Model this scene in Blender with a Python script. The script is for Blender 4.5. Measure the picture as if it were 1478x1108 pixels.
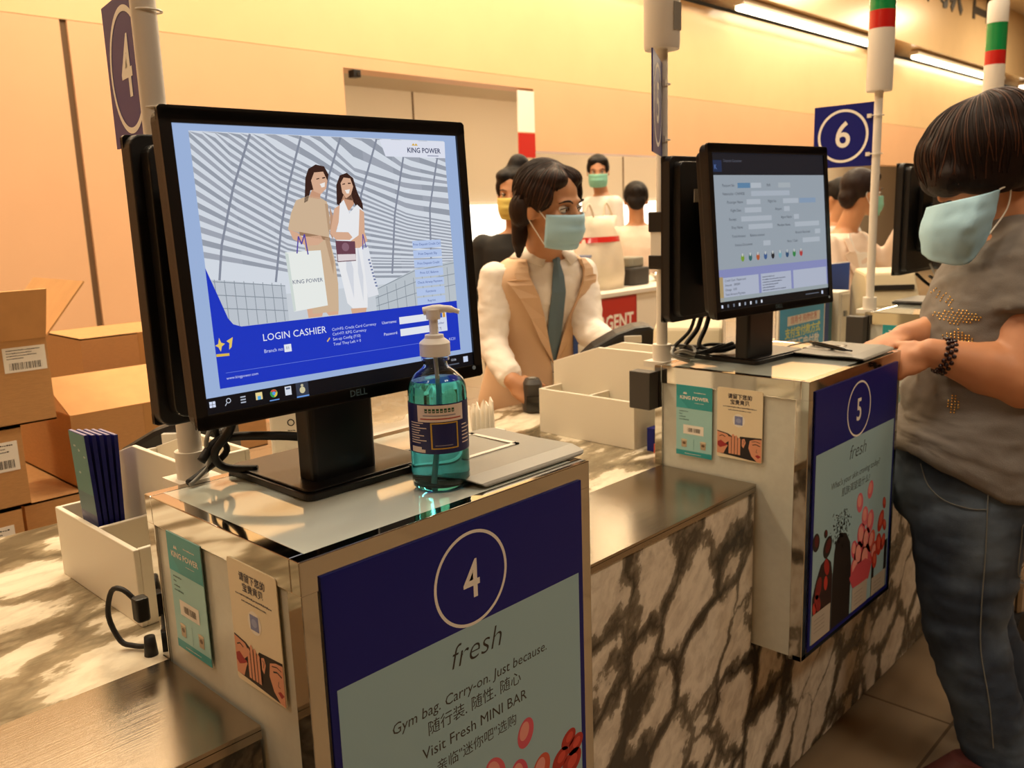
import bpy, math, random
from math import sin, cos, pi, radians as rad
from mathutils import Vector as V, Matrix, noise
random.seed(4)
for o in list(bpy.data.objects): bpy.data.objects.remove(o)
S = bpy.context.scene
H = 1.0            # height of the cashier pedestals; everything is modelled from the pedestal top and lifted at the end

# ------------------------------------------------------------------ camera
cd = bpy.data.cameras.new('camera'); cam = bpy.data.objects.new('camera', cd); S.collection.objects.link(cam)
cd.lens = 30.695; cd.sensor_width = 36; cd.clip_start = .02; cd.clip_end = 80
CR = V((.69176, -.72136, -.03323)); CU = V((.16063, .10884, .98100)); CF = V((.70404, .68395, -.19116))
Mc = Matrix((CR, CU, -CF)).transposed().to_4x4(); Mc.translation = V((-.43667, -.72913, .33424 + H)); cam.matrix_world = Mc
cd.dof.use_dof = True; cd.dof.focus_distance = 1.15; cd.dof.aperture_fstop = 9.0
S.camera = cam
# ------------------------------------------------------------------ world, exposure
S.view_settings.view_transform = 'Standard'; S.view_settings.look = 'None'
S.view_settings.gamma = 1; S.view_settings.use_curve_mapping = False; S.view_settings.exposure = 0
w = bpy.data.worlds.new('world'); S.world = w; w.use_nodes = True
w.node_tree.nodes['Background'].inputs[0].default_value = (1, .84, .64, 1); w.node_tree.nodes['Background'].inputs[1].default_value = .07
WARM = (1, .80, .53); SOFT = (1, .86, .68)
AREA = []
def area(name, x, y, z, sx, sy, power, rot=(0, 0, 0), col=WARM):
    l = bpy.data.lights.new(name, 'AREA'); l.shape = 'RECTANGLE'; l.size = sx; l.size_y = sy; l.energy = power; l.color = col
    o = bpy.data.objects.new(name, l); S.collection.objects.link(o); o.location = (x, y, z); o.rotation_euler = rot; AREA.append(o); return o
CEIL = 4.6
LAMPS = [(-.6, 2.6), (1.8, 2.6), (4.2, 2.6), (6.8, 2.6), (9.6, 2.6), (.6, .6), (3.2, .6), (6.2, .5), (1.2, -2.6), (4.4, -2.6), (-2.4, .3), (12.8, 2.4), (16.2, 2.4)]
PW = [76, 78, 78, 84, 92, 34, 34, 34, 42, 42, 20, 125, 145]
for (x, y), pw in zip(LAMPS, PW): area('ceiling_lamp_light', x, y, CEIL - H - .06, 1.1, .5, pw, col=WARM if y > 2 else SOFT)
RECESS_FILL = [(4.3, 5.0), (6.6, 5.0), (9.0, 5.0), (11.6, 5.0), (15, 5.0)]  # added lamps, hidden behind the header, to brighten the grey recess
for x, y in RECESS_FILL: area('recess_fill_light', x, y, 1.575, .9, .16, 42 if x < 11 else 80, (rad(25), 0, 0))
area('cove_light', 6.5, 4.0, 2.42, 14, .12, 90, (rad(-25), 0, 0))

# ------------------------------------------------------------------ materials
def lin(c):
    if isinstance(c, str): c = tuple(int(c[i:i+2], 16) / 255 for i in (0, 2, 4))
    return tuple(((x + .055) / 1.055) ** 2.4 if x > .04045 else x / 12.92 for x in c[:3]) + (1,)
MATS = {}
def mat(name, col, rough=.5, metal=0, emit=0, bump=0, bscale=40, var=0, trans=0, ior=1.45, spec=None, alpha=1, stretch=None, coat=0, sss=0):
    if name in MATS: return MATS[name]
    m = bpy.data.materials.new(name); m.use_nodes = True; nt = m.node_tree; b = nt.nodes['Principled BSDF']
    c = lin(col); b.inputs['Base Color'].default_value = c; b.inputs['Roughness'].default_value = rough; b.inputs['Metallic'].default_value = metal
    if emit: b.inputs['Emission Color'].default_value = c; b.inputs['Emission Strength'].default_value = emit; b.inputs['Base Color'].default_value = (.01, .01, .01, 1)
    if trans: b.inputs['Transmission Weight'].default_value = trans; b.inputs['IOR'].default_value = ior
    if spec is not None: b.inputs['Specular IOR Level'].default_value = spec
    if alpha < 1: b.inputs['Alpha'].default_value = alpha
    if coat: b.inputs['Coat Weight'].default_value = coat; b.inputs['Coat Roughness'].default_value = .08
    if sss: b.inputs['Subsurface Weight'].default_value = sss; b.inputs['Subsurface Radius'].default_value = (.02, .008, .004); b.inputs['Subsurface Scale'].default_value = .5
    if bump or var:
        tc = nt.nodes.new('ShaderNodeTexCoord'); mp = nt.nodes.new('ShaderNodeMapping'); n = nt.nodes.new('ShaderNodeTexNoise')
        nt.links.new(tc.outputs['Object'], mp.inputs[0]); nt.links.new(mp.outputs[0], n.inputs['Vector'])
        if stretch: mp.inputs['Scale'].default_value = stretch
        n.inputs['Scale'].default_value = bscale; n.inputs['Detail'].default_value = 4
        if bump:
            bp = nt.nodes.new('ShaderNodeBump'); bp.inputs['Strength'].default_value = bump; bp.inputs['Distance'].default_value = .004
            nt.links.new(n.outputs['Fac'], bp.inputs['Height']); nt.links.new(bp.outputs[0], b.inputs['Normal'])
        if var:
            r = nt.nodes.new('ShaderNodeValToRGB'); r.color_ramp.elements[0].position = .35; r.color_ramp.elements[1].position = .65
            r.color_ramp.elements[0].color = tuple(x * (1 - var) for x in c[:3]) + (1,); r.color_ramp.elements[1].color = tuple(min(1, x * (1 + var)) for x in c[:3]) + (1,)
            nt.links.new(n.outputs['Fac'], r.inputs[0]); nt.links.new(r.outputs[0], b.inputs['Base Color'])
    MATS[name] = m; return m
def emi(col, k=1.0):
    return mat('screen_' + col, col, .35, emit=k, spec=.25)
def ink(col, rough=.45): return mat('ink_' + col + str(rough), col, rough)

def marble(name, base, vein, dark, scale, thick, stretch, rough, cloud=.5, rot=(0, 0, 0), dist=1.1):
    m = bpy.data.materials.new(name); m.use_nodes = True; nt = m.node_tree; N = nt.nodes; L = nt.links; b = N['Principled BSDF']
    tc = N.new('ShaderNodeTexCoord'); mp = N.new('ShaderNodeMapping'); mp.vector_type = 'TEXTURE'; mp.inputs['Scale'].default_value = stretch; mp.inputs['Rotation'].default_value = rot
    L.new(tc.outputs['Object'], mp.inputs[0])
    n1 = N.new('ShaderNodeTexNoise'); n1.inputs['Scale'].default_value = scale * 1.1; n1.inputs['Detail'].default_value = 8; n1.inputs['Roughness'].default_value = .6; L.new(mp.outputs[0], n1.inputs['Vector'])
    mx = N.new('ShaderNodeVectorMath'); mx.operation = 'MULTIPLY_ADD'; mx.inputs[1].default_value = (dist/scale,)*3; L.new(n1.outputs['Color'], mx.inputs[0]); L.new(mp.outputs[0], mx.inputs[2])
    v = N.new('ShaderNodeTexVoronoi'); v.feature = 'DISTANCE_TO_EDGE'; v.inputs['Scale'].default_value = scale; L.new(mx.outputs[0], v.inputs['Vector'])
    n2 = N.new('ShaderNodeTexNoise'); n2.inputs['Scale'].default_value = scale * .7; n2.inputs['Detail'].default_value = 3; L.new(mp.outputs[0], n2.inputs['Vector'])
    s = N.new('ShaderNodeMath'); s.operation = 'MULTIPLY_ADD'; s.inputs[1].default_value = -cloud; s.inputs[2].default_value = cloud * .5; L.new(n2.outputs['Fac'], s.inputs[0])
    a = N.new('ShaderNodeMath'); a.operation = 'ADD'; L.new(v.outputs['Distance'], a.inputs[0]); L.new(s.outputs[0], a.inputs[1])
    r = N.new('ShaderNodeValToRGB'); e = r.color_ramp.elements
    e[0].position = 0; e[0].color = lin(dark); e[1].position = thick * 1.9; e[1].color = lin(base)
    x = e.new(thick * .95); x.color = lin(vein); x = e.new(thick * 1.2); x.color = tuple(.8 * p + .2 * q for p, q in zip(lin(base), lin(vein)))
    L.new(a.outputs[0], r.inputs[0])
    n3 = N.new('ShaderNodeTexNoise'); n3.inputs['Scale'].default_value = scale * 5; n3.inputs['Detail'].default_value = 6; L.new(mx.outputs[0], n3.inputs['Vector'])
    r3 = N.new('ShaderNodeValToRGB'); r3.color_ramp.elements[0].position = .3; r3.color_ramp.elements[0].color = (.55, .5, .45, 1); r3.color_ramp.elements[1].position = .6; r3.color_ramp.elements[1].color = (1, 1, 1, 1); L.new(n3.outputs['Fac'], r3.inputs[0])
    mm = N.new('ShaderNodeMix'); mm.data_type = 'RGBA'; mm.blend_type = 'MULTIPLY'; mm.inputs[0].default_value = .6; L.new(r.outputs[0], mm.inputs[6]); L.new(r3.outputs[0], mm.inputs[7])
    L.new(mm.outputs[2], b.inputs['Base Color']); b.inputs['Roughness'].default_value = rough
    MATS[name] = m; return m
marble('marble_front', 'efe5d2', '8f8573', '433d33', 8.5, .105, (1, 1, 1.55), .22, .50, (0, rad(40), rad(8)), 1.15)
marble('marble_top', 'f2e7cf', 'a5977c', '6f644f', 6, .09, (2.2, 1, 1), .15, .30, (0, 0, rad(12)), 1.0)
mat('steel', 'a2988a', .22, 1, bump=.05, bscale=8, stretch=(1, 40, 1)); mat('chrome', 'c6c5c1', .06, 1)
mat('frost', 'cfd0c4', .30, var=.03, bscale=60); mat('glass_top', 'd4dacf', .05, coat=1, spec=.8)
mat('white_paint', 'eee6d4', .5); mat('white_plastic', 'e6dfd2', .4); mat('black_plastic', '131110', .42, bump=.15, bscale=900); mat('black_gloss', '0c0a0a', .12)
mat('bezel', '0e0c0c', .33); mat('dark_grey', '3a3632', .5); mat('rubber', '161413', .6); mat('card', 'c0905a', .85, bump=.12, bscale=60, var=.05, stretch=(1, 1, 8)); mat('card_in', 'd3a067', .85, var=.04, bscale=20)
mat('tape', 'b98a52', .35); mat('paper', 'f1ece0', .7); mat('navy', '151c72', .4, spec=.25); mat('blue_poster', '151a78', .35, spec=.25); mat('sky_poster', '9fc2cc', .35, spec=.3)
mat('hair_light', '4a2a19', .45, spec=.3); mat('wall', 'e4c496', .24, var=.015, bscale=3); mat('wall_low', 'e0b38c', .34, var=.015, bscale=3); mat('grey_wall', 'c2b6a2', .5); mat('dark_wall', '5a4330', .5, var=.5, bscale=.8); mat('trim', '6b5238', .6); mat('floor_tile', '8a7358', .25, var=.05, bscale=9)
mat('ceiling_paint', 'e8d8bd', .8); mat('lampglow', 'ffe9c4', .5, emit=7); mat('striplight', 'fff0cd', .5, emit=9); mat('caseglow', 'fff4e0', .5, emit=2.2)
mat('jacket_pale', 'ead3bf', .75); mat('skin_warm', 'bd8760', .5, sss=.08, var=.03, bscale=25); mat('skin_deep', 'b98462', .5, sss=.08, var=.03, bscale=25); mat('hair_dark', '120a07', .55, spec=.25, bump=.5, bscale=110, stretch=(1, 1, .06)); mat('hair_brown', '1e0f09', .55, spec=.22, bump=.5, bscale=90, stretch=(1, 1, .07)); mat('hair_cash', '20100a', .50, spec=.25, bump=.4, bscale=110, stretch=(1, 1, .10))
mat('mask_blue', 'a6cfe2', .75, bump=.05, bscale=300); mat('mask_green', '84c2ae', .75); mat('mask_yellow', 'd8c56a', .75); mat('pad_grey', '8c8980', .4); mat('sky_card', '9ed0d0', .4); mat('teal_card', '1f9aa0', .4)
mat('green_lens', '0f8a48', .25, coat=.5); mat('red_lens', 'c4201c', .25, coat=.5); mat('red_sign', 'b8281f', .4); mat('eye_white', 'e8ded4', .3); mat('eye_dark', '140c08', .15)

# ------------------------------------------------------------------ mesh helpers
def basis(d):
    d = d.normalized(); a = V((0, 0, 1)) if abs(d.z) < .9 else V((1, 0, 0)); u = a.cross(d).normalized(); return u, d.cross(u)
class MB:
    def __init__(s): s.v = []; s.f = []; s.m = []
    def add(s, vs, fs, m=0):
        n = len(s.v); s.v += [V(x) for x in vs]; s.f += [tuple(i + n for i in f) for f in fs]; s.m += [m] * len(fs); return s
    def box(s, x0, x1, y0, y1, z0, z1, m=0):
        return s.add([(x0,y0,z0),(x1,y0,z0),(x1,y1,z0),(x0,y1,z0),(x0,y0,z1),(x1,y0,z1),(x1,y1,z1),(x0,y1,z1)], [(0,3,2,1),(4,5,6,7),(0,1,5,4),(1,2,6,5),(2,3,7,6),(3,0,4,7)], m)
    def obox(s, c, sz, X=(1,0,0), Y=(0,1,0), Z=None, m=0):
        X = V(X).normalized(); Y = V(Y).normalized(); Z = V(Z).normalized() if Z else X.cross(Y); c = V(c); vs = []
        for k in (-1, 1):
            for a, b in ((-1,-1),(1,-1),(1,1),(-1,1)): vs.append(c + X*a*sz[0]/2 + Y*b*sz[1]/2 + Z*k*sz[2]/2)
        return s.add(vs, [(0,3,2,1),(4,5,6,7),(0,1,5,4),(1,2,6,5),(2,3,7,6),(3,0,4,7)], m)
    def prism(s, pts, z0, z1, m=0):       # pts ccw in xy
        n = len(pts); vs = [(x, y, z0) for x, y in pts] + [(x, y, z1) for x, y in pts]
        return s.add(vs, [tuple(range(n))[::-1], tuple(range(n, 2*n))] + [(i, (i+1) % n, n+(i+1) % n, n+i) for i in range(n)], m)
    def rbox(s, x0, x1, y0, y1, z0, z1, r=.01, m=0, n=5, ax='z'):   # box with rounded corners about one axis
        def rr(a0, a1, b0, b1):
            o = []
            for cx, cy, t in ((a1-r, b1-r, 0), (a0+r, b1-r, 90), (a0+r, b0+r, 180), (a1-r, b0+r, 270)):
                for k in range(n+1): q = rad(t + 90*k/n); o.append((cx + r*cos(q), cy + r*sin(q)))
            return o
        if ax == 'z': return s.prism(rr(x0, x1, y0, y1), z0, z1, m)
        t = MB()
        if ax == 'y': t.prism(rr(x0, x1, z0, z1), -y1, -y0, m); vs = [(v.x, -v.z, v.y) for v in t.v]
        else: t.prism(rr(y0, y1, z0, z1), x0, x1, m); vs = [(v.z, v.x, v.y) for v in t.v]
        return s.add(vs, t.f, m)
    def cone(s, a, b, ra, rb, n=16, m=0, cap=True):
        a, b = V(a), V(b); u, w = basis(b - a); vs = []
        for c, r in ((a, ra), (b, rb)): vs += [c + (u*cos(2*pi*i/n) + w*sin(2*pi*i/n))*r for i in range(n)]
        fs = [(i, (i+1) % n, n+(i+1) % n, n+i) for i in range(n)]
        if cap: fs += [tuple(range(n))[::-1], tuple(range(n, 2*n))]
        return s.add(vs, fs, m)
    def tube(s, pts, r, n=8, m=0, sm=4):
        P = [V(p) for p in pts]
        if sm and len(P) > 2:
            Q = []
            for i in range(len(P)-1):
                p0 = P[max(i-1, 0)]; p1 = P[i]; p2 = P[i+1]; p3 = P[min(i+2, len(P)-1)]
                for k in range(sm):
                    t = k/sm; Q.append(.5*((2*p1) + (p2-p0)*t + (2*p0-5*p1+4*p2-p3)*t*t + (3*p1-p0-3*p2+p3)*t**3))
            P = Q + [P[-1]]
        k = len(P); vs = []; u = None
        for i, p in enumerate(P):
            d = (P[min(i+1, k-1)] - P[max(i-1, 0)])
            if d.length < 1e-9: d = V((0, 0, 1))
            d.normalize()
            if u is None: u, w_ = basis(d)
            else:
                u = (u - d*u.dot(d));
                if u.length < 1e-6: u, w_ = basis(d)
                u.normalize()
            w = d.cross(u); rr = r[min(int(i*len(r)/k), len(r)-1)] if isinstance(r, (list, tuple)) else r
            vs += [p + (u*cos(2*pi*j/n) + w*sin(2*pi*j/n))*rr for j in range(n)]
        fs = [(i*n+j, i*n+(j+1) % n, (i+1)*n+(j+1) % n, (i+1)*n+j) for i in range(k-1) for j in range(n)] + [tuple(range(n))[::-1], tuple(range((k-1)*n, k*n))]
        return s.add(vs, fs, m)
    def lathe(s, prof, c=(0,0,0), n=32, m=0, caps=True):
        vs = [(c[0] + r*cos(2*pi*j/n), c[1] + r*sin(2*pi*j/n), c[2] + z) for r, z in prof for j in range(n)]; k = len(prof)
        fs = [(i*n+j, i*n+(j+1) % n, (i+1)*n+(j+1) % n, (i+1)*n+j) for i in range(k-1) for j in range(n)]
        if caps: fs += [tuple(range(n))[::-1], tuple(range((k-1)*n, k*n))]
        return s.add(vs, fs, m)
    def ell(s, c, r, A=None, m=0, n=16, k=10):
        c = V(c); A = A or (V((1,0,0)), V((0,1,0)), V((0,0,1))); r = (r, r, r) if not isinstance(r, (tuple, list)) else r
        vs = [c + A[2]*r[2]]
        for i in range(1, k):
            t = pi*i/k
            vs += [c + A[0]*r[0]*sin(t)*cos(2*pi*j/n) + A[1]*r[1]*sin(t)*sin(2*pi*j/n) + A[2]*r[2]*cos(t) for j in range(n)]
        vs.append(c - A[2]*r[2]); L = len(vs)-1
        fs = [(0, 1+j, 1+(j+1) % n) for j in range(n)] + [(1+i*n+j, 1+(i+1)*n+j, 1+(i+1)*n+(j+1) % n, 1+i*n+(j+1) % n) for i in range(k-2) for j in range(n)] + [(L, 1+(k-2)*n+(j+1) % n, 1+(k-2)*n+j) for j in range(n)]
        return s.add(vs, fs, m)
    def cap(s, a, b, ra, rb):              # tapered capsule
        s.cone(a, b, ra, rb, 18); s.ell(a, ra, n=18, k=12); return s.ell(b, rb, n=18, k=12)
    def loft(s, rings, n=32, m=0, cap=True, th0=0, th1=2*pi):   # ring = (centre, side vec, fwd vec) with lengths as radii
        full = abs(th1 - th0 - 2*pi) < 1e-6; c = n if full else n+1; vs = []
        for C, A, B in rings:
            for j in range(c):
                t = th0 + (th1-th0)*j/n; ct, st = cos(t), sin(t)
                vs.append(C + A*(abs(ct)**.85*(1 if ct > 0 else -1)) + B*(abs(st)**.85*(1 if st > 0 else -1)))
        k = len(rings); fs = [(i*c+j, i*c+(j+1) % c, (i+1)*c+(j+1) % c, (i+1)*c+j) for i in range(k-1) for j in range(n)]
        if cap and full: fs += [tuple(range(c))[::-1], tuple(range((k-1)*c, k*c))]
        return s.add(vs, fs, m)
    def xf(s, M): s.v = [M @ v for v in s.v]; return s
    def build(s, name, mats, parent=None, local=False, smooth=False, bevel=0, solid=0, auto=None):
        if not isinstance(mats, (list, tuple)): mats = [mats]
        vs = s.v; loc = V((0, 0, 0))
        if parent:
            if not local:
                W = world_of(parent).inverted(); vs = [W @ v for v in vs]
        elif not local:
            xs = [v.x for v in vs]; ys = [v.y for v in vs]; loc = V(((min(xs)+max(xs))/2, (min(ys)+max(ys))/2, min(v.z for v in vs))); vs = [v - loc for v in vs]
        me = bpy.data.meshes.new(name); me.from_pydata([tuple(v) for v in vs], [], s.f)
        for m in mats: me.materials.append(MATS[m] if isinstance(m, str) else m)
        for p, i in zip(me.polygons, s.m): p.material_index = i; p.use_smooth = bool(smooth)
        me.update(); o = bpy.data.objects.new(name, me); S.collection.objects.link(o); o.location = loc
        if parent: o.parent = parent
        if bevel:
            b = o.modifiers.new('bevel', 'BEVEL'); b.width = bevel; b.segments = 2; b.limit_method = 'ANGLE'; b.angle_limit = rad(40)
        if solid: q = o.modifiers.new('solid', 'SOLIDIFY'); q.thickness = solid; q.offset = 0
        if smooth == 'auto':
            try: me.set_sharp_from_angle(angle=rad(35))
            except Exception: pass
        return o
def world_of(o):
    M = Matrix.Translation(o.location) @ o.rotation_euler.to_matrix().to_4x4()
    return world_of(o.parent) @ M if o.parent else M
def tag(o, label, cat, group=None, kind=None):
    if label: o['label'] = label
    if cat: o['category'] = cat
    if group: o['group'] = group
    if kind: o['kind'] = kind
    return o
def thing(name, label, cat, loc=(0,0,0), rz=0, group=None):
    o = bpy.data.objects.new(name, None); S.collection.objects.link(o); o.location = loc; o.rotation_euler = (0, 0, rz); o.empty_display_size = .05
    return tag(o, label, cat, group)
def struct(o): o['kind'] = 'structure'; return o
_tc = {}
def text_geo(txt, size=1, shear=0, ax='CENTER', res=2, sx=1, bold=0):
    key = (txt, shear, ax, res, bold)
    if key not in _tc:
        c = bpy.data.curves.new('t', 'FONT'); c.body = txt; c.size = 1; c.shear = shear; c.align_x = ax; c.align_y = 'CENTER'; c.resolution_u = res; c.offset = bold
        o = bpy.data.objects.new('t', c); S.collection.objects.link(o); bpy.context.view_layer.update()
        me = bpy.data.meshes.new_from_object(o.evaluated_get(bpy.context.evaluated_depsgraph_get()))
        _tc[key] = ([(v.co.x, v.co.y) for v in me.vertices], [tuple(p.vertices) for p in me.polygons])
        bpy.data.objects.remove(o); bpy.data.meshes.remove(me)
    vs, fs = _tc[key]; return [(x*size*sx, y*size) for x, y in vs], fs
class Decal:      # flat print on a surface: u to the right, v up, millimetres, layers stacked along the normal
    def __init__(s, O, U, W, eps=.00012, k=.001):
        s.mb = MB(); s.O = V(O); s.U = V(U).normalized(); s.W = V(W).normalized(); s.N = s.U.cross(s.W); s.e = eps; s.k = k; s.mats = []
    def mi(s, m):
        m = MATS[m] if isinstance(m, str) else m
        if m not in s.mats: s.mats.append(m)
        return s.mats.index(m)
    def P(s, u, v, l): return s.O + s.U*u*s.k + s.W*v*s.k + s.N*(l*s.e)
    def poly(s, pts, m, l=1): s.mb.add([s.P(u, v, l) for u, v in pts], [tuple(range(len(pts)))], s.mi(m)); return s
    def rect(s, u0, v0, u1, v1, m, l=1): return s.poly([(u0, v0), (u1, v0), (u1, v1), (u0, v1)], m, l)
    def ellip(s, u, v, a, b, m, l=1, rot=0, n=24): return s.poly([(u + a*cos(t)*cos(rot) - b*sin(t)*sin(rot), v + a*cos(t)*sin(rot) + b*sin(t)*cos(rot)) for t in [2*pi*i/n for i in range(n)]], m, l)
    def ring(s, u, v, r, w_, m, l=1, n=48):
        vs = [s.P(u + q*cos(2*pi*i/n), v + q*sin(2*pi*i/n), l) for q in (r - w_, r) for i in range(n)]
        s.mb.add(vs, [(i, (i+1) % n, n+(i+1) % n, n+i) for i in range(n)], s.mi(m)); return s
    def line(s, pts, w_, m, l=1):
        for (a, b), (c, d) in zip(pts, pts[1:]):
            L = math.hypot(c-a, d-b) or 1; x, y = -(d-b)/L*w_/2, (c-a)/L*w_/2
            s.poly([(a+x, b+y), (a-x, b-y), (c-x, d-y), (c+x, d+y)][::-1], m, l)
        return s
    def text(s, u, v, t, size, m, l=2, shear=0, ax='CENTER', sx=1, bold=0, res=2):
        vs, fs = text_geo(t, size, shear, ax, res, sx, bold); s.mb.add([s.P(u+x, v+y, l) for x, y in vs], fs, s.mi(m)); return s
    def bars(s, u, v, w_, h, m, l=2, seed=1):
        R = random.Random(seed); x = 0
        while x < w_: t = R.choice((.3, .5, .9))*w_/30; s.rect(u+x, v, u+min(x+t, w_), v+h, m, l); x += t + R.choice((.4, .6, 1))*w_/30
        return s
    def scribble(s, u, v, w_, h, m, l=2, seed=1):      # a row of small unreadable characters
        R = random.Random(seed); x = 0
        while x < w_: t = R.uniform(.5, 1.3)*h; s.rect(u+x, v + R.uniform(0, .2)*h, u+min(x+t, w_), v + h*R.uniform(.6, 1), m, l); x += t + h*.35
        return s
    def build(s, name, parent=None): return s.mb.build(name, s.mats, parent)

# ------------------------------------------------------------------ the room
def fl():
    m = MATS['floor_tile']; nt = m.node_tree; b = nt.nodes['Principled BSDF']; br = nt.nodes.new('ShaderNodeTexBrick'); tc = nt.nodes.new('ShaderNodeTexCoord')
    nt.links.new(tc.outputs['Object'], br.inputs['Vector']); br.offset = 0; br.inputs['Scale'].default_value = 1; br.inputs['Brick Width'].default_value = .8; br.inputs['Row Height'].default_value = .8; br.inputs['Mortar Size'].default_value = .004
    br.inputs['Color1'].default_value = lin('8f7a60'); br.inputs['Color2'].default_value = lin('8a745a'); br.inputs['Mortar'].default_value = lin('5a4733'); nt.links.new(br.outputs[0], b.inputs['Base Color'])
fl()
struct(MB().box(-6, 24, -6, 9, -H-.1, -H).build('floor', 'floor_tile'))
struct(MB().box(-6, 24, -6, 9, CEIL-H, CEIL-H+.1).build('ceiling', 'ceiling_paint'))
WY = 4.5; DX0, DX1 = 3.37, 5.33; DZ = 1.37; OZ = .86
b = MB()
b.box(-6, 1.515, WY, WY+.2, -H, 1.452, 1).box(1.555, DX0, WY, WY+.2, -H, 1.452, 1)      # left panels
b.box(DX0, DX1, WY, WY+.2, DZ, 1.452, 1).box(DX1, 20, WY, WY+.2, OZ, 1.452, 1)
b.box(-6, 20, WY+.004, WY+.2, 1.456, 2.40, 0).box(20, 24, WY, WY+.2, -H, 2.40, 0)
b.box(-6, 24, WY-.30, WY-.25, 2.52, CEIL-H, 0).box(-6, 24, WY-.25, WY+.2, 2.52, 2.56, 0)
struct(b.build('wall_back', ['wall', 'wall_low']))
struct(MB().box(1.515, 1.555, WY+.02, WY+.1, -H, 1.56).box(-6, 20, WY+.015, WY+.05, 1.45, 1.458).build('trim_1', 'trim'))
struct(MB().box(-6.1, -6, -6, WY+.2, -H, CEIL-H).build('wall_left', 'wall'))
struct(MB().box(-6, 24, -6.1, -6, -H, CEIL-H).build('wall_front', 'dark_wall'))
struct(MB().box(24, 24.1, -6, WY+.2, -H, CEIL-H).build('wall_right', 'wall'))
AY = 6.6
b = MB().box(DX0-.6, 20, AY, AY+.1, -H, 1.8).box(DX0-.7, DX0-.6, WY+.2, AY, -H, 1.8).box(20, 20.1, WY+.2, AY, -H, 1.8).box(DX0-.6, 20, WY+.2, AY, 1.62, 1.67)
struct(b.build('wall_alcove', 'grey_wall'))
b = MB()
for x in (4.3, 5.75, 7.6, 9.4, 11.4): b.box(x, x+.012, AY-.012, AY, -H, 1.62)
struct(b.build('trim_2', 'trim'))
# ceiling lamps: recessed panels that carry the room light
for i, (x, y) in enumerate(LAMPS):
    t = thing('ceiling_lamp', 'recessed rectangular warm white ceiling lamp above the cashier hall', 'ceiling lamp', (x, y, CEIL-H-.03), 0, 'ceiling lamps')
    MB().box(-.6, .6, -.3, .3, 0, .03).build('frame', 'white_paint', t, True); MB().box(-.55, .55, -.25, .25, -.005, 0).build('diffuser', 'lampglow', t, True)
for x, y in RECESS_FILL:  # unseen fixtures added to go with the recess fill lights
    t = thing('recess_fill_lamp', 'added unseen flat warm lamp that brightens the recess behind the cashiers', 'ceiling lamp', (x, y, 1.59), 0, 'added recess lamps'); MB().box(-.5, .5, -.12, .12, 0, .03).build('frame', 'white_paint', t, True); MB().box(-.45, .45, -.09, .09, -.005, 0).build('diffuser', 'lampglow', t, True)
for i, (x0, x1) in enumerate(((3.2, 7.0), (8.45, 12.15), (13.55, 17.9), (19.2, 23))):
    t = thing('strip_light', 'long glowing cove strip light on the upper wall' + (', above the wide opening', ', nearest one in view', ', beyond the signal tower of station six', ', at the far end')[i], 'strip light', ((x0+x1)/2, WY-.16, 2.44), 0)
    h = (x1-x0)/2; MB().box(-h, h, -.06, .06, .0, .06).build('housing', 'white_paint', t, True); MB().rbox(-h+.02, h-.02, -.05, .05, -.05, .0, .02, ax='x').build('tube', 'striplight', t, True)
# big Chinese wall sign above the strip lights
s_ = thing('wall_sign', 'large dark Chinese characters mounted on the upper wall', 'wall sign', (14, WY-.3, 3.4))
for i, c in enumerate('收款口'):
    d = Decal((12.7, WY-.315, 3.55), (1, 0, 0), (0, 0, 1), k=1); d.text(.45 + i*1.42, .02, c, 1.05, 'dark_grey', 1, res=3, bold=.012); d.build('character', s_).modifiers.new('solid', 'SOLIDIFY').thickness = .04
# lit glass display cases behind the opening
for i, (x0, x1) in enumerate(((5.9, 7.35), (7.5, 8.6), (8.72, 9.6), (10.0, 13.5))):
    t = thing('display_case', ['long', 'second', 'third', 'farthest'][i] + ' glowing white display case in the recess behind the cashiers', 'display case', ((x0+x1)/2, AY-.32, -H)); h = (x1-x0)/2
    MB().box(-h, h, -.25, .25, 0, 1.02).build('cabinet', 'white_paint', t, True); MB().box(-h+.02, h-.02, -.22, .22, 1.02, 1.44).build('lit_panel', 'caseglow', t, True); MB().box(-h, h, -.25, .25, 1.44, 1.47).build('lid', 'white_plastic', t, True)
t = thing('notice_panel', 'narrow white and red notice panel on the opening edge', 'notice', (DX1-.02, WY-.01, .8))
MB().box(-.20, .0, -.012, .0, .21, .545).build('white_field', 'paper', t, True); MB().box(-.2, .0, -.014, .0, 0, .2).build('red_field', 'red_sign', t, True)
t = thing('door_closer_box', 'small black fitting at the top left corner of the wide opening', 'fitting', (3.47, WY-.01, 1.31)); MB().box(-.03, .03, -.02, .05, 0, .05).build('body', 'black_plastic', t, True, bevel=.004); MB().box(-.01, .01, -.03, -.02, .01, .03).build('stud', 'steel', t, True)

# ------------------------------------------------------------------ the service counter
W, D, L, y1, y2, h1, hb = .46, .3558, 1.1292, .111, .3385, .2227, .5807
CX0, CX1, CYB = -2.2, 6.6, 1.03
cn = thing('service_counter', 'long veined marble cashier counter with steel shelf running behind the pedestals', 'counter', (2, .6, -H))
mt = MB().box(CX0, CX1, D, CYB, -h1-.03, -h1)
xs = [CX0] + sum([[i*L, i*L+W] for i in range(0, 5)], []) + [CX1]
for i in range(0, len(xs), 2): mt.box(xs[i]+.001, xs[i+1]-.001, y2, D, -h1-.03, -h1)
mt.build('marble_worktop', 'marble_top', cn)
mf = MB().box(CX0, CX1, y1, y1+.04, -.975, -hb-.001)
for i in range(0, len(xs), 2): mf.box(xs[i]+.001, xs[i+1]-.001, y1, y1+.04, -hb-.001, -h1-.006)
mf.box(CX0, CX1, CYB-.05, CYB-.02, -H, -h1-.03).build('marble_front', 'marble_front', cn)
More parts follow.
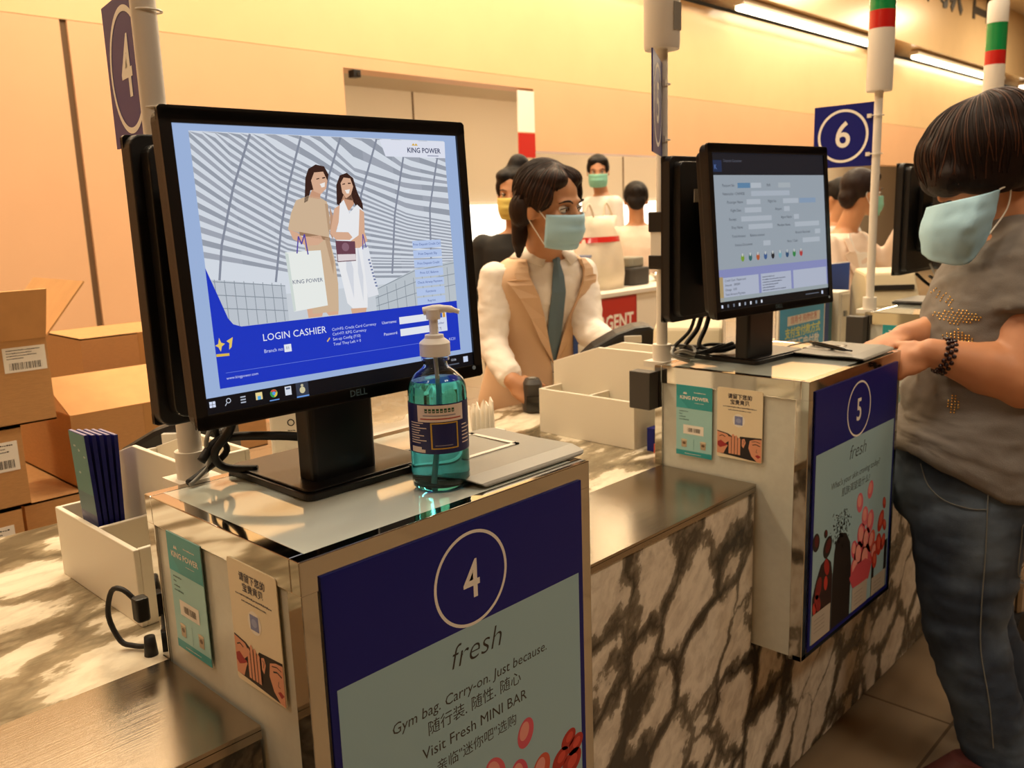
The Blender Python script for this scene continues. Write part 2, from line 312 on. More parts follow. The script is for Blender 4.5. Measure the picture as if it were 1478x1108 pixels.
MB().box(CX0, CX1, y1+.03, y1+.06, -H, -.974).build('plinth', 'trim', cn)
st = []
xs = [CX0] + sum([[i*L, i*L+W] for i in range(0, 5)], []) + [CX1]
for i in range(0, len(xs), 2): MB().box(xs[i]+.001, xs[i+1]-.001, y1-.004, y2, -h1-.006, -h1).box(xs[i]+.001, xs[i+1]-.001, y1-.004, y1, -h1-.016, -h1-.005).build('steel_shelf', 'steel', cn)

# ------------------------------------------------------------------ pedestals
def pedestal(i, num, loc_label):
    x = i*L; t = thing('cashier_pedestal', loc_label, 'pedestal', (x + W/2, D/2, -hb))
    MB().box(x+.004, x+W-.004, .004, D-.004, -hb+.004, -.016).build('body', 'frost', t)
    MB().box(x+.018, x+W-.018, .018, D-.018, -.016, -.0005).build('glass_top', 'glass_top', t)
    f = MB(); e = .020
    for a, b_ in ((0, e), (W-e, W)):                                  # upright corner trims
        for c, d_ in ((0, .028), (D-e, D)): f.box(x+a, x+b_, c, d_, -hb, -.036)
    for (a, b_, c, d_) in ((0, W, 0, .018), (0, W, D-.018, D), (0, .018, .018, D-.018), (W-.018, W, .018, D-.018)): f.box(x+a, x+b_, c, d_, -.038, 0)
    f.box(x, x+W, 0, .02, -hb, -hb+.012)
    f.build('steel_frame', 'chrome', t, bevel=.0012)
    MB().box(x-.034, x-.001, .345, .40, -.095, -.012).build('side_bracket', 'dark_grey', t, bevel=.002) if i else None
    return t
P4 = pedestal(0, 4, 'steel-framed frosted pedestal carrying the circled four poster, nearest the camera')
P5 = pedestal(1, 5, 'steel-framed frosted pedestal carrying the circled five poster, beside the customer')
P6 = pedestal(2, 6, 'frosted steel-edged pedestal beyond station five, under the sign with the six')
P7 = pedestal(3, 7, 'farthest pedestal, mostly hidden behind the customer in grey')

def rose_petal(d, u, v, r, ang, c1, l=3):
    d.ellip(u, v, r*.72, r, ink(c1), l, ang); d.ellip(u - r*.12, v + r*.18, r*.42, r*.62, ink('eb9d92'), l+1, ang)
def poster(i, num):
    x = i*L; t = thing('pedestal_poster', 'navy and pale blue front poster with a circled white ' + {'4': 'four, nearest the camera', '5': 'five, under the form monitor', '6': 'six, hidden beyond the customer'}[num], 'poster', (x+W/2, 0, -hb))
    MB().box(x+.022, x+W-.022, -.003, 0, -hb+.014, -.022).build('board', 'navy', t)
    d = Decal((x, -.0031, 0), (1, 0, 0), (0, 0, 1))
    bot = -568
    d.rect(24, -152, W*1000-24, -23, 'blue_poster', 1)
    d.rect(31, bot+12, W*1000-31, -152, 'sky_poster', 1)
    d.ring(230, -93, 60, 4, 'paper', 2, 64)
    d.text(230, -97, num, 68, 'paper', 2, sx=.82, bold=.012, res=4)
    d.text(232, -184, 'fresh', 43, ink('2a2623'), 2, shear=.28, sx=1.02, bold=-.012, res=4)
    K = ink('37322c')
    if num == '4':
        d.text(229, -232, 'Gym bag. Carry-on. Just because.', 19.5, K, 2, shear=.12, sx=1.0)
        d.text(229, -256, '随行装. 随性. 随心', 20, K, 2); d.text(229, -284, 'Visit Fresh MINI BAR', 20.5, K, 2); d.text(229, -311, '亲临"迷你吧"选购', 18, K, 2)
        for (u, v, r, a, c) in ((314, -339, 21, -.3, 'd9566a'), (256, -366, 23, .5, 'dd5f6c'), (300, -392, 22, .2, 'd6506a'), (342, -408, 24, -.4, 'd4583f'), (222, -410, 22, .6, 'dd6872')): rose_petal(d, u, v, r, a, c)
        for (u, v, r) in ((400, -390, 17), (415, -405, 18), (382, -412, 19), (405, -430, 24)): d.ellip(u, v, r, r*.7, ink('b3271c'), 3, .6); d.ellip(u+2, v+2, r*.5, r*.35, ink('d8493a'), 4, .6)
        d.rect(110, -540, 190, -430, ink('3a1e1a'), 3); d.rect(200, -540, 290, -430, ink('c45a5a'), 3); d.rect(300, -540, 390, -430, ink('b3382c'), 3)
    else:
        d.text(230, -236, "What's your skin craving today?", 19.5, K, 2, shear=.2); d.text(232, -262, '肌肤渴望是什么?', 20, K, 2)
        BK = ink('1d1514'); DR = ink('5c1216')
        # falling tea leaves and three columns of ingredients poured into white jars
        R = random.Random(5)
        for k in range(150):
            u, v = R.gauss(162, 22), R.gauss(-338, 22)
            if u < 215: d.ellip(u, v, R.uniform(1.5, 5), R.uniform(.7, 1.8), BK, 3, R.uniform(0, 3))
        d.poly([(128, -558), (128, -440), (133, -385), (140, -362), (165, -350), (190, -358), (212, -385), (222, -440), (222, -558)], BK, 3)
        for (u, v, r, a) in ((44, -336, 20, .2), (99, -362, 24, -.5), (88, -330, 10, .5)): d.ellip(u, v, r*.8, r, BK, 4, a); d.ellip(u+2, v+2, r*.45, r*.65, DR, 5, a)
        d.poly([(36, -500), (34, -455), (50, -420), (70, -392), (96, -384), (118, -400), (127, -430), (127, -558), (36, -558)], ink('2a1112'), 3)
        for (u, v, r, a, c) in ((98, -405, 20, .4, 'a2241f'), (62, -440, 24, -.3, '7b1a1a'), (60, -472, 22, .5, '8f1f1e'), (96, -440, 16, .1, 'c2392c'), (45, -480, 14, .2, 'c2392c')): d.ellip(u, v, r*.55, r, ink(c), 4, a)
        for (u, v, r, a, c) in ((311, -292, 21, -.2, 'e2707c'), (256, -308, 23, .2, 'df6b78'), (287, -348, 24, .2, 'e07480'), (318, -368, 27, -.1, 'de6d79'), (272, -388, 30, .3, 'dc6470'), (300, -408, 30, 0, 'dd6a74'), (236, -410, 22, .3, 'd5586a'), (262, -432, 34, .2, 'd95f6a'), (330, -418, 26, -.3, 'd4604f'), (300, -455, 40, .1, 'd25661'), (248, -462, 34, .4, 'cf5560'), (348, -450, 26, -.3, 'c5443c')): rose_petal(d, u, v, r, a, c, 3)
        d.poly([(214, -470), (235, -500), (320, -505), (338, -470), (300, -450), (250, -450)], ink('c8505a'), 6)
        for (u, v, r, a) in ((395, -345, 15, .3), (379, -384, 26, -.4), (402, -400, 16, .5), (373, -439, 28, .2), (398, -440, 20, -.3), (352, -470, 22, .2)): d.ellip(u, v, r*.6, r, ink('b83a26'), 5, a); d.ellip(u, v+3, r*.35, r*.6, ink('d2604a'), 6, a)
        d.rect(338, -558, 352, -470, BK, 3); d.rect(408, -556, 425, -440, ink('27231f'), 3)
        for (a, b_, c, e_) in ((34, 122, -556, -492), (233, 314, -556, -502), (340, 420, -556, -512)):
            d.rect(a, c, b_, e_, ink('b9b0a2'), 7)
            for k in range(4): d.scribble(a+12, e_-16-9*k, (b_-a)*.55, 2.2, ink('7c746a'), 8, seed=k)
    d.build('print', t); return t
poster(0, '4'); poster(1, '5'); poster(2, '6')

def teal_card(i, u0, lab):
    x = i*L - .0002; O = (x, u0, -.036); t = thing('promotion_card', lab, 'card', (i*L, u0-.043, -.19))
    MB().box(i*L-.0009, i*L, u0-.088, u0, -.190, -.036).build('card', 'sky_card', t)
    d = Decal((i*L-.001, u0, -.036), (0, -1, 0), (0, 0, 1)); T = 'teal_card'
    d.rect(0, -50, 88, 0, T, 1); d.rect(0, -154, 88, -143, T, 1); d.poly([(0, -50), (0, -20), (30, -50)], ink('35aab0'), 2)
    d.text(44, -27, 'KING POWER', 10.5, 'paper', 3, sx=1.08, bold=.02); d.scribble(44, -15, 28, 2.2, 'paper', 3); d.scribble(46, -37, 22, 1.2, 'paper', 3); d.poly([(17, -19), (20, -14), (22, -18), (24, -14), (27, -19)], 'paper', 3)
    for k in range(4): d.scribble(8, -58-6*k, (22, 8, 16, 24)[k], 2.4, ink('24504f'), 2, seed=k)
    d.rect(18, -106, 68, -86, 'paper', 2); d.bars(28, -101, 32, 9, ink('3a2a22'), 3); d.line([(44, -140), (44, -116)], .6, ink('4d8d8f'), 2)
    for u in (20, 67):
        d.poly([(u-6, -136), (u-7, -122), (u+7, -122), (u+6, -136)], ink('b8a486'), 2); d.ellip(u, -127, 4, 3, ink('6b5138'), 3); d.ellip(u, -120, 8, 2, ink('d9c9a8'), 3)
    d.scribble(22, -150, 40, 1.6, 'paper', 3); d.build('print', t)
def cream_card(i, u0, lab):
    t = thing('promotion_card', lab, 'card', (i*L, u0-.05, -.18)); MB().rbox(i*L-.001, i*L, u0-.103, u0, -.178, -.030, .004, ax='x').build('card', ink('eadcbc'), t)
    d = Decal((i*L-.0011, u0, -.030), (0, -1, 0), (0, 0, 1)); K = ink('3a3440')
    d.text(52, -17, '请留下您的', 11, K, 2, bold=.02); d.text(52, -29, '宝贵意见', 11, K, 2, bold=.02); d.scribble(14, -40, 76, 2.6, K, 2, seed=3); d.scribble(26, -46, 52, 2, K, 2, seed=4)
    d.ellip(50, -66, 14, 14, 'paper', 1); d.rect(41, -75, 59, -57, ink('7b86b8'), 2); d.ellip(50, -66, 6, 5, ink('9aa4cc'), 3)
    SK = ink('dd9a78'); B = ink('1b1418')
    d.poly([(1, -92), (26, -96), (34, -100), (102, -96), (102, -147), (1, -140)], B, 1)
    d.poly([(46, -97), (50, -104), (56, -97)], ink('eadcbc'), 2)
    d.poly([(1, -94), (24, -98), (30, -104), (28, -112), (20, -118), (26, -122), (22, -128), (16, -140), (1, -140)], SK, 2)   # whispering face at the left
    d.poly([(2, -116), (10, -112), (20, -118), (26, -120), (19, -124), (8, -128), (2, -124)], ink('a3242a'), 3); d.line([(6, -104), (13, -101), (20, -104)], 1.6, B, 3)
    for k, (u, hh) in enumerate(((28, 34), (35, 40), (42, 38), (49, 34))): d.poly([(u, -138), (u, -138+hh), (u+3, -135+hh), (u+6, -138+hh), (u+6, -138)], SK, 3+k % 2); d.line([(u+6.3, -138), (u+6.3, -140+hh)], .8, B, 6)
    d.poly([(58, -104), (64, -102), (67, -110), (62, -122), (58, -118)], SK, 3); d.line([(60, -106), (64, -108), (61, -115)], .8, B, 4)
    d.poly([(76, -104), (88, -100), (102, -99), (102, -147), (92, -146), (80, -136), (73, -120)], SK, 3); d.line([(82, -112), (90, -110), (99, -113)], 1.8, B, 4); d.line([(80, -106), (90, -104), (99, -106)], 1.2, B, 4); d.poly([(88, -134), (94, -131), (101, -134), (95, -139)], ink('a3242a'), 4); d.line([(92, -120), (90, -126), (94, -127)], .8, B, 4)
    d.build('print', t)
teal_card(0, .301, 'teal voucher card stuck on the side of the nearest pedestal'); teal_card(1, .299, 'teal voucher card with white lettering on the side of the station five pedestal'); teal_card(2, .299, 'small teal voucher card on the side of the pedestal beyond station five')
cream_card(0, .149, 'cream whispering-faces comment card on the side of the nearest pedestal'); cream_card(1, .199, 'cream whispering-faces comment card on the pedestal of station five')

# ------------------------------------------------------------------ screens
def interp(xs, ys, x):
    for a, b, c, e in zip(xs, xs[1:], ys, ys[1:]):
        if x <= b: return c + (e-c)*(x-a)/(b-a)
    return ys[-1]
def screen_login(d):            # u 0..376, v 0..-301 in mm
    E = lambda c, k=.86: emi(c, k)
    def R(u0, v0, u1, v1, c, l): d.rect(u0, -v1, u1, -v0, E(c), l)
    def Pg(p, c, l): d.poly([(u, -v) for u, v in p], E(c), l)
    def Tx(u, v, t, s, c, l=9, **k): d.text(u, -v, t, s, E(c), l, **k)
    R(0, 0, 376, 301, 'a3bbe4', 1)
    R(18, 7, 356, 214, 'dfe6f0', 2)
    us = [17, 60, 120, 165, 215, 290, 357]
    rows = [[-190, -150, -120, -95, -60, -10, 18], [-150, -110, -75, -50, -10, 38, 50], [-110, -70, -30, 0, 42, 60, 65], [-70, -20, 25, 45, 68, 98, 109], [18, 55, 90, 104, 117, 132, 142], [66, 94, 128, 138, 147, 153, 156], [104, 120, 143, 150, 158, 163, 166], [143, 151, 163, 170, 175, 180, 182]]
    for ra, rb, n in zip(rows, rows[1:], (3, 2, 3, 8, 4, 3, 3)):
        for k in range(n):
            row = [p + (q-p)*k/n for p, q in zip(ra, rb)]; nx = [p + (q-p)*(k+.5)/n for p, q in zip(ra, rb)]
            for j in range(24):
                a, b_ = 18 + 338*j/24, 18 + 338*(j+1)/24
                t0, t1, w0, w1 = interp(us, row, a), interp(us, row, b_), interp(us, nx, a), interp(us, nx, b_)
                if max(w0, w1) < 8: continue
                t0, t1, w0, w1 = [min(max(z, 7.5), 200) for z in (t0, t1, w0, w1)]
                if w0 - t0 < .3 and w1 - t1 < .3: continue
                Pg([(a, t0), (a, w0), (b_, w1), (b_, t1)], '9ea5b2' if (k + j//3) % 2 else 'a8aebb', 3)
    for p in ([(86, 8), (59, 66), (39, 124), (31, 165)], [(148, 8), (126, 62), (111, 108), (97, 168)], [(200, 8), (180, 50), (160, 120), (150, 180)], [(251, 8), (221, 74), (214, 130)], [(289, 28), (268, 98), (256, 170)], [(343, 28), (324, 91), (317, 180)]): d.line([(u, -v) for u, v in p], 2.6, E('8b92a3'), 4)
    R(18, 182, 356, 214, 'd3dae2', 4)
    Pg([(18, 159), (108, 173), (108, 214), (18, 214)], 'c6ced8', 5); Pg([(228, 188), (290, 167), (356, 160), (356, 214), (228, 214)], 'c3ccd4', 5)
    for k in range(8): u = 26 + 11*k; d.line([(u, -(160 + 1.4*k)), (u, -212)], .8, E('8d97a2'), 6)
    for k in range(9): u = 232 + 14*k; d.line([(u, -(187 - 2.4*k)), (u, -213)], .8, E('8d97a2'), 6)
    for y in (0, 14, 28): d.line([(24, -(162+y)), (108, -(173+y))], .9, E('8d97a2'), 6); d.line([(228, -(188+y*.7)), (290, -(169+y)), (356, -(163+y))], .9, E('8d97a2'), 6)
    # two women with shopping bags
    sk, dr, sh, hr = 'e2b496', 'd9bc9c', 'c2a182', '3a211c'
    Pg([(132, 198), (175, 198), (173, 212), (160, 212), (154, 204), (151, 212), (133, 212)], sk, 7)
    Pg([(145, 73), (148, 54), (153, 44), (163, 39), (174, 41), (179, 50), (176, 60), (165, 66), (153, 68), (148, 80), (143, 82)], hr, 8)
    Pg([(155, 57), (160, 48), (172, 47), (176.5, 57), (174, 66), (166, 72.5), (157, 69)], sk, 9); Pg([(155, 67), (166, 71), (164, 78), (150, 76)], 'd29f80', 8)
    Pg([(166, 61), (173, 59), (172, 64), (168, 65)], 'fbf6f2', 10); Pg([(162, 55), (166, 54), (166, 55.3), (162, 56)], hr, 10); Pg([(170, 53.5), (174, 53), (174, 54.3), (170, 55)], hr, 10)
    Pg([(133, 79), (149, 74), (164, 76), (173, 81), (175, 100), (171, 122), (176, 150), (177, 176), (174, 208), (139, 208), (140, 160), (137, 116), (119, 111), (125, 93)], dr, 8)
    Pg([(137, 100), (139, 128), (144, 150), (142, 160), (139, 130)], sh, 9); Pg([(165, 122), (171, 122), (174, 150), (172, 165)], sh, 9); Pg([(170, 83), (174, 84), (174, 112), (171, 116)], sh, 9)
    Pg([(120, 111), (131, 115), (136, 120), (160, 119), (163, 125), (155, 130), (140, 130), (124, 122)], sk, 9); Pg([(133, 114), (172, 122), (172, 126), (133, 118)], 'a37f62', 9)
    Pg([(176, 86), (180, 100), (176, 125), (173, 118), (175, 100)], 'c59b7f', 7)
    Pg([(186, 84), (188, 62), (194, 51), (204, 48), (212, 54), (216, 70), (222, 84), (222, 95), (214, 90), (208, 80), (196, 78), (190, 86)], hr, 8)
    Pg([(194, 60), (199, 53.5), (208, 54.5), (211, 64), (207, 73), (200, 77.5), (195, 71)], sk, 9); Pg([(199, 68), (206, 67), (204, 72), (201, 72)], 'fbf6f2', 10); Pg([(196, 61), (200, 60), (200, 61.3), (196, 62)], hr, 10); Pg([(204, 59.5), (208, 59.5), (208, 60.8), (204, 61)], hr, 10)
    Pg([(196, 74), (207, 71), (210, 84), (202, 92), (192, 82)], 'd29f80', 8)
    Pg([(190, 84), (196, 79), (202, 95), (214, 85), (222, 92), (221, 113), (214, 124), (215, 135), (219, 169), (215, 208), (194, 207), (187, 200), (182, 166), (178, 146), (181, 122), (184, 108)], 'f6f7fa', 9)
    Pg([(193, 130), (200, 160), (197, 195), (190, 160)], 'dfe3ec', 10); Pg([(209, 130), (213, 170), (210, 200), (206, 165)], 'dfe3ec', 10)
    Pg([(182, 89), (190, 85), (186, 105), (181, 116), (198, 117), (203, 123), (199, 126), (180, 125), (173, 117)], sk, 10); Pg([(217, 90), (223, 94), (221, 118), (224, 128), (212, 136), (203, 136), (199, 128), (212, 121)], sk, 10)
    Pg([(191, 207), (214, 207), (212, 213), (192, 213)], sk, 8)
    Pg([(179, 126), (206, 128), (205, 151), (179, 151)], '6e4453', 11); Pg([(180, 142), (205, 143), (205, 150), (180, 150)], 'e9dfe2', 12); d.ellip(192, -134, 5, 5, E('8f6878'), 12)
    Pg([(215, 138), (224, 135), (233, 194), (217, 196)], 'eceff6', 11); d.line([(216, -138), (218, -120), (221, -136)], 1.2, E('5b4aa8'), 12); 
    Pg([(112, 136), (158, 136), (160, 200), (115, 203)], 'f4f8f4', 12); Pg([(112, 136), (116, 138), (118, 202), (115, 203)], 'd9e4df', 13)
    d.line([(127, -138), (131, -119), (134, -128), (139, -117), (141, -140)], 1.6, E('5b4aa8'), 13); Tx(137, 170, 'KING POWER', 6.4, '4a5478', 13)
    for k in range(9): R(222 + k*.9, 150+4*k, 225 + k*.9, 152+4*k, '7a86ac', 13)
    # logo flag, side buttons, blue login panel
    Pg([(255, 8), (357, 8), (356, 28.5), (262, 28)], 'e9edfb', 12); Tx(322, 20, 'KING POWER', 8.6, '3d4668', 13, bold=.02); R(327, 25.5, 345, 26.5, '8b92ad', 13); d.poly([(303, -14), (306, -11), (308, -13.5), (310, -11), (313, -14)], E('e0b548'), 13)
    for k, s_ in enumerate(('Print Deposit Credit Ctrl', 'Print Deposit Slip', 'Print Deposit Credit', 'Print GC Balance', 'Check Airway Payment', 'Functions', 'Reprint')):
        v = 131.5 + 12*k; R(291, v, 337, v+9.6, 'bcd0f6', 12); Tx(314, v+4.8, s_, 4.3, '35509c', 13)
    Pg([(17.5, 147), (28, 178), (36, 202), (41, 209), (50, 212.4), (200, 213), (355.5, 212.6), (355.5, 278), (17.5, 276)], '1a38c8', 14)
    Tx(73, 228, 'LOGIN CASHIER', 11.2, 'f2f5ff', 15, ax='LEFT'); Tx(73, 243, 'Branch no:', 5.6, 'd5deff', 15, ax='LEFT'); R(98, 238.5, 107, 247, 'eef2fb', 15); Tx(102.5, 242.7, '01', 4.5, '5c678a', 16)
    for v, s_ in ((229, 'Ctrl+F5: Credit Card Currency'), (234.6, 'Ctrl+F7: KPG Currency'), (240.4, 'Set-up Config (F10)'), (246.4, 'Total They Left = 0')): Tx(162, v, s_, 4.9, 'd5deff', 15, ax='LEFT')
    d.line([(154, -242), (158, -238)], 1.6, E('e8c060'), 15)
    Tx(256, 229, 'Username:', 5.2, 'e6ecff', 15, ax='RIGHT'); Tx(256, 243.4, 'Password:', 5.2, 'e6ecff', 15, ax='RIGHT'); R(260, 224.6, 306, 233.6, 'eef2fb', 15); R(260, 239.6, 306, 248.6, 'eef2fb', 15)
    R(312, 222, 336, 250, 'dfe6f6', 15)
    for k, c in enumerate(('d0483c', '4aa85a', '3d63c8', 'e0a23c')): R(315+5*k, 226, 319+5*k, 232, c, 16)
    Tx(324, 239, 'Number', 4.4, '2a3c8a', 16); Tx(322, 246, '[7.7]', 4.4, '2a3c8a', 16); Tx(343, 262, 'KC31', 5, 'd5deff', 15)
    Tx(26, 266, 'www.kingpower.com', 4.3, 'd5deff', 15, ax='LEFT'); d.line([(26, -260), (330, -261)], .5, E('6f86e6'), 15)
    Pg([(17.8, 229.5), (21.5, 228), (23.2, 221.5), (25, 227), (29, 228.6), (25.2, 231), (23.4, 236.5), (21.2, 231.4)], 'f0cf62', 15); Pg([(31, 226), (38.7, 222.6), (36, 233), (33, 235.5), (34, 228.5)], 'f0cf62', 15); Pg([(17.8, 238.6), (32.5, 239.2), (32.5, 242), (17.8, 241.4)], 'e6c14f', 15)
    # taskbar
    R(0, 284, 376, 301, '0a0b12', 14)
    for a in (0, 1):
        for b_ in (0, 1): R(3.6+3.6*a, 288+3.4*b_, 6.7+3.6*a, 291+3.4*b_, 'dfe8ff', 15)
    d.ring(25.2, -290, 2.8, .8, E('cfd6e6'), 15, 20); d.line([(23, -292.2), (21, -295)], .8, E('cfd6e6'), 15)
    for v in (288, 291, 294): R(39, v, 45, v+1.4, 'b7bfd0', 15)
    R(57, 287, 65, 295, 'f3dd9a', 15); R(59, 291, 63, 295, '5ab0e8', 16)
    d.ellip(79, -291, 4.6, 4.6, E('3f9f56'), 15); d.poly([(75.1, -288.6), (77, -286.8), (81, -286.8), (83.2, -289.4), (79, -289.4)], E('d8493c'), 16); d.poly([(79, -291), (83.4, -290), (82.6, -293.6), (79.5, -295.5)], E('f0cb45'), 16); d.ellip(79, -291, 2, 2, E('5a9cf0'), 17); R(73, 298, 85, 299.2, '6fa0e8', 15)
    R(93, 286, 101, 296, 'dfe6f2', 15); R(94.4, 287.4, 99.6, 289.4, '51617e', 16)
    R(107, 284, 123, 301, '353c4c', 15); d.ellip(115, -293, 3.6, 3.8, E('d6cda4'), 16); d.ellip(115, -287.6, 1.8, 1.6, E('c8c0a0'), 16); R(107, 299.5, 123, 301, '6fa0e8', 16)
    Tx(342, 290, '13:06', 4.2, 'cfd6e6', 15); R(330, 295, 351, 296.6, '5c6474', 15); R(359, 288, 367, 295.5, 'cfdcf6', 15)
def screen_form(d):
    E = lambda c: emi(c, .62)
    def R(u0, v0, u1, v1, c, l): d.rect(u0, -v1, u1, -v0, E(c), l)
    R(0, 0, 376, 301, 'b4c0cc', 1); R(0, 0, 376, 42, '23242c', 2); R(4, 14, 30, 36, '28395e', 3); d.text(11, -27, 'K', 13, E('6f92d8'), 4); d.text(36, -15, 'Deposit Customer', 7.5, E('6d7182'), 3, ax='LEFT')
    rows = [(62, 28, 'Passport No', [(76, 40, '6f9cc4'), (118, 34, 'd3dde8')], 'Shift', 170, [(210, 42, 'c6d0d8')]), (78, 28, 'Nationality / CHINESE', [(118, 130, 'c9d4e2')], '', 0, []), (94, 40, 'Passenger Name', [(102, 45, 'ced8e4')], 'Flight No', 172, [(224, 54, 'ced8e4'), (282, 60, '9fb8d6')]), (110, 50, 'Flight Date', [(95, 54, 'ced8e4')], 'Airport', 195, [(226, 20, 'ced8e4')]), (127, 44, 'Reciept', [(82, 100, 'cdd7e3')], 'Agent Name', 214, [(260, 18, 'ced8e4')]), (143, 50, 'Shop Name', [(104, 80, 'ced8e4')], 'Member Name', 200, [(262, 90, 'ced8e4')]), (160, 50, 'Total Amount       Balance amount', [], 'Amount Received', 262, [(335, 20, 'ced8e4')]), (177, 58, 'Invoice Document', [(150, 24, 'ced8e4')], 'Note / Cash', 232, [(288, 64, 'ced8e4')])]
    for v, u, s_, f1, s2, u2, f2 in rows:
        d.text(u, -v, s_, 7.5, E('4c5560'), 3, ax='LEFT')
        if s2: d.text(u2, -v, s2, 7.5, E('4c5560'), 3, ax='LEFT')
        for a, w_, c in f1+f2: R(a, v-5, a+w_, v+5, c, 2)
    for k, c in enumerate(('8fb83e', '3f7a78', 'd1693c', '4c6fa8', '2f2f35', '8fc4d4', '3c5f88', '3f9a54', 'd04848')): u = 80+25*k; d.ellip(u, -203, 5.5, 7, E(c), 3); R(u-2, 194, u+2, 200, 'e6ebe8', 4)
    R(0, 222, 376, 284, '9fa6de', 2); R(0, 236, 15, 284, 'cdb27e', 3); R(15, 238, 128, 276, 'cfd8ee', 3); R(136, 238, 240, 276, 'cfd8ee', 3); R(248, 238, 372, 276, 'cfd8ee', 3); R(0, 276, 376, 284, 'b3c0c6', 3)
    for k, s_ in enumerate(('Credit Card  Mastercard', 'Amount   300000', 'Change   0.00', 'Total Amount Payment')): d.text(20, -(244+9*k), s_, 6.6, E('3f4658'), 4, ax='LEFT')
    for k in range(6): d.scribble(141, -(246+5.4*k), 40 + 13*((k*3) % 4), 2.4, E('4f566a'), 4, seed=k)
    R(0, 284, 376, 301, '0c0d12', 3)
    for k in range(8): R(6+18*k, 290, 11+18*k, 296, ('dfe8ff', '7f8798', '7f8798', 'dfe6f2', 'a9b3c4', 'dfe6f2', '9fb0c4', 'dfe6f2')[k], 4)
    R(290, 291, 340, 293, '6c7484', 4); R(350, 289, 356, 296, 'cfdcf6', 4)
def screen_dim(d):
    d.rect(0, -301, 376, 0, emi('1a1c22', .5), 1); d.rect(0, -301, 376, -284, emi('0c0d12', .5), 2)

# ------------------------------------------------------------------ monitors
def monitor(label, root, rz, sc, tilt, syaw, scr, base=True, sx=1.0, dx=0, led=True, group=None):
    """root = centre of the foot on the pedestal; sc = screen centre in world coordinates"""
    t = thing('monitor', label, 'monitor', (root[0], root[1], 0), rz, group)
    T = Matrix.Translation(V(sc)) @ Matrix.Rotation(syaw, 4, 'Z') @ Matrix.Rotation(-tilt, 4, 'X')       # panel frame: front faces -Y
    w, h = .417*sx/2, .345/2
    def P(mb, name, mats, **k): mb.xf(T); return mb.build(name, mats, t, **k)
    P(MB().rbox(-w, w, .004, .022, -h, h, .016, ax='y').rbox(-w+.012, w-.012, .020, .040, -h+.012, h-.012, .014, ax='y').rbox(-w*.55, w*.55, .038, .052, -h*.6, h*.6, .02, ax='y'), 'back_shell', 'black_plastic', bevel=.002)
    SW, SH = .188*1.037*sx, .1505*1.03
    up = h - .018 - SH
    fr = MB().rbox(-w, w, 0, .006, up+SH, h, .012, ax='y').rbox(-w, w, 0, .006, -h, up-SH, .012, ax='y').rbox(-w, -SW, 0, .006, -h, h, .005, ax='y').rbox(SW, w, 0, .006, -h, h, .005, ax='y')
    P(fr, 'bezel', 'bezel', bevel=.0015)
    P(MB().box(-SW, SW, .0035, .0055, up-SH, up+SH), 'display_glass', 'black_gloss')
    d = Decal((-SW, .0034, up+SH), (1, 0, 0), (0, 0, 1), eps=.00004); scr(d)
    for v in d.mb.v: v.x = -SW + (v.x+SW)*(SW/.188); v.z = up+SH + (v.z-up-SH)*(SH/.1505)
    P(d.mb, 'screen_picture', d.mats)
    if led:
        dd = Decal((0, -.0003, 0), (1, 0, 0), (0, 0, 1)); dd.text(0, (up-SH-h)*500+1, 'DELL', 11.5, ink('4a6068'), 1, bold=.01); P(dd.mb, 'maker_mark', dd.mats)
        P(MB().cone((w-.016, .001, -h+.013), (w-.016, -.0012, -h+.013), .0028, .0028, 12), 'power_button', ink('8aa0b4'))
    if base:
        bx = dx
        MB().rbox(-.10+bx, .104+bx, -.10, .105, 0, .009, .012).rbox(-.096+bx, .10+bx, -.094, .10, .009, .012, .012).build('foot', 'bezel', t, True, bevel=.002)
        R_ = V((-.5*(.09), 0, 0)); loc = world_of(t).inverted() @ V(sc)
        MB().rbox(loc.x-.052, loc.x+.048, loc.y+.026, loc.y+.062, .011, .30, .008).build('neck', 'bezel', t, True, bevel=.002)
    else:
        P(MB().rbox(-.05, .05, .05, .085, -.05, .05, .01, ax='y'), 'mount_block', 'bezel')
        P(MB().box(-.012, .012, -.0, .004, h-.03, h-.026), 'latch_slot', 'black_gloss')
    return t
m4 = monitor('black monitor showing the blue login screen with two women, in front on pedestal four', (.213, .252), 0, (.195, .16, .285), .055, -.035, screen_login)
m5 = monitor('black monitor showing a grey data form, in front on pedestal five', (1.345, .262), -.075, (1.292, .163, .285), .085, -.125, screen_form, dx=0, sx=1.0)
m6 = monitor('black monitor beyond the grey-shirted customer, facing the public on pedestal six', (2.60, .262), -.05, (2.60, .17, .285), .06, -.06, screen_dim, led=False)
monitor('black cashier-side monitor behind the login screen, seen from its back edge', (.21, .30), pi, (.214, .322, .266), 0, pi+.02, screen_dim, base=False, led=False)
r5 = monitor('black cashier-side monitor behind the form screen on pedestal five', (1.33, .31), pi, (1.326, .325, .268), 0, pi-.03, screen_dim, base=False, led=False)
monitor('black cashier-side monitor left of the customer hair, on pedestal six', (2.60, .30), pi, (2.595, .33, .275), 0, pi, screen_dim, base=False, led=False)
# little white label on the back of the station five cashier monitor
tag(MB().box(1.150, 1.176, .2715, .2722, .345, .372).build('asset_sticker', 'white_plastic'), 'small white square sticker on the back of the cashier monitor at station five', 'sticker')

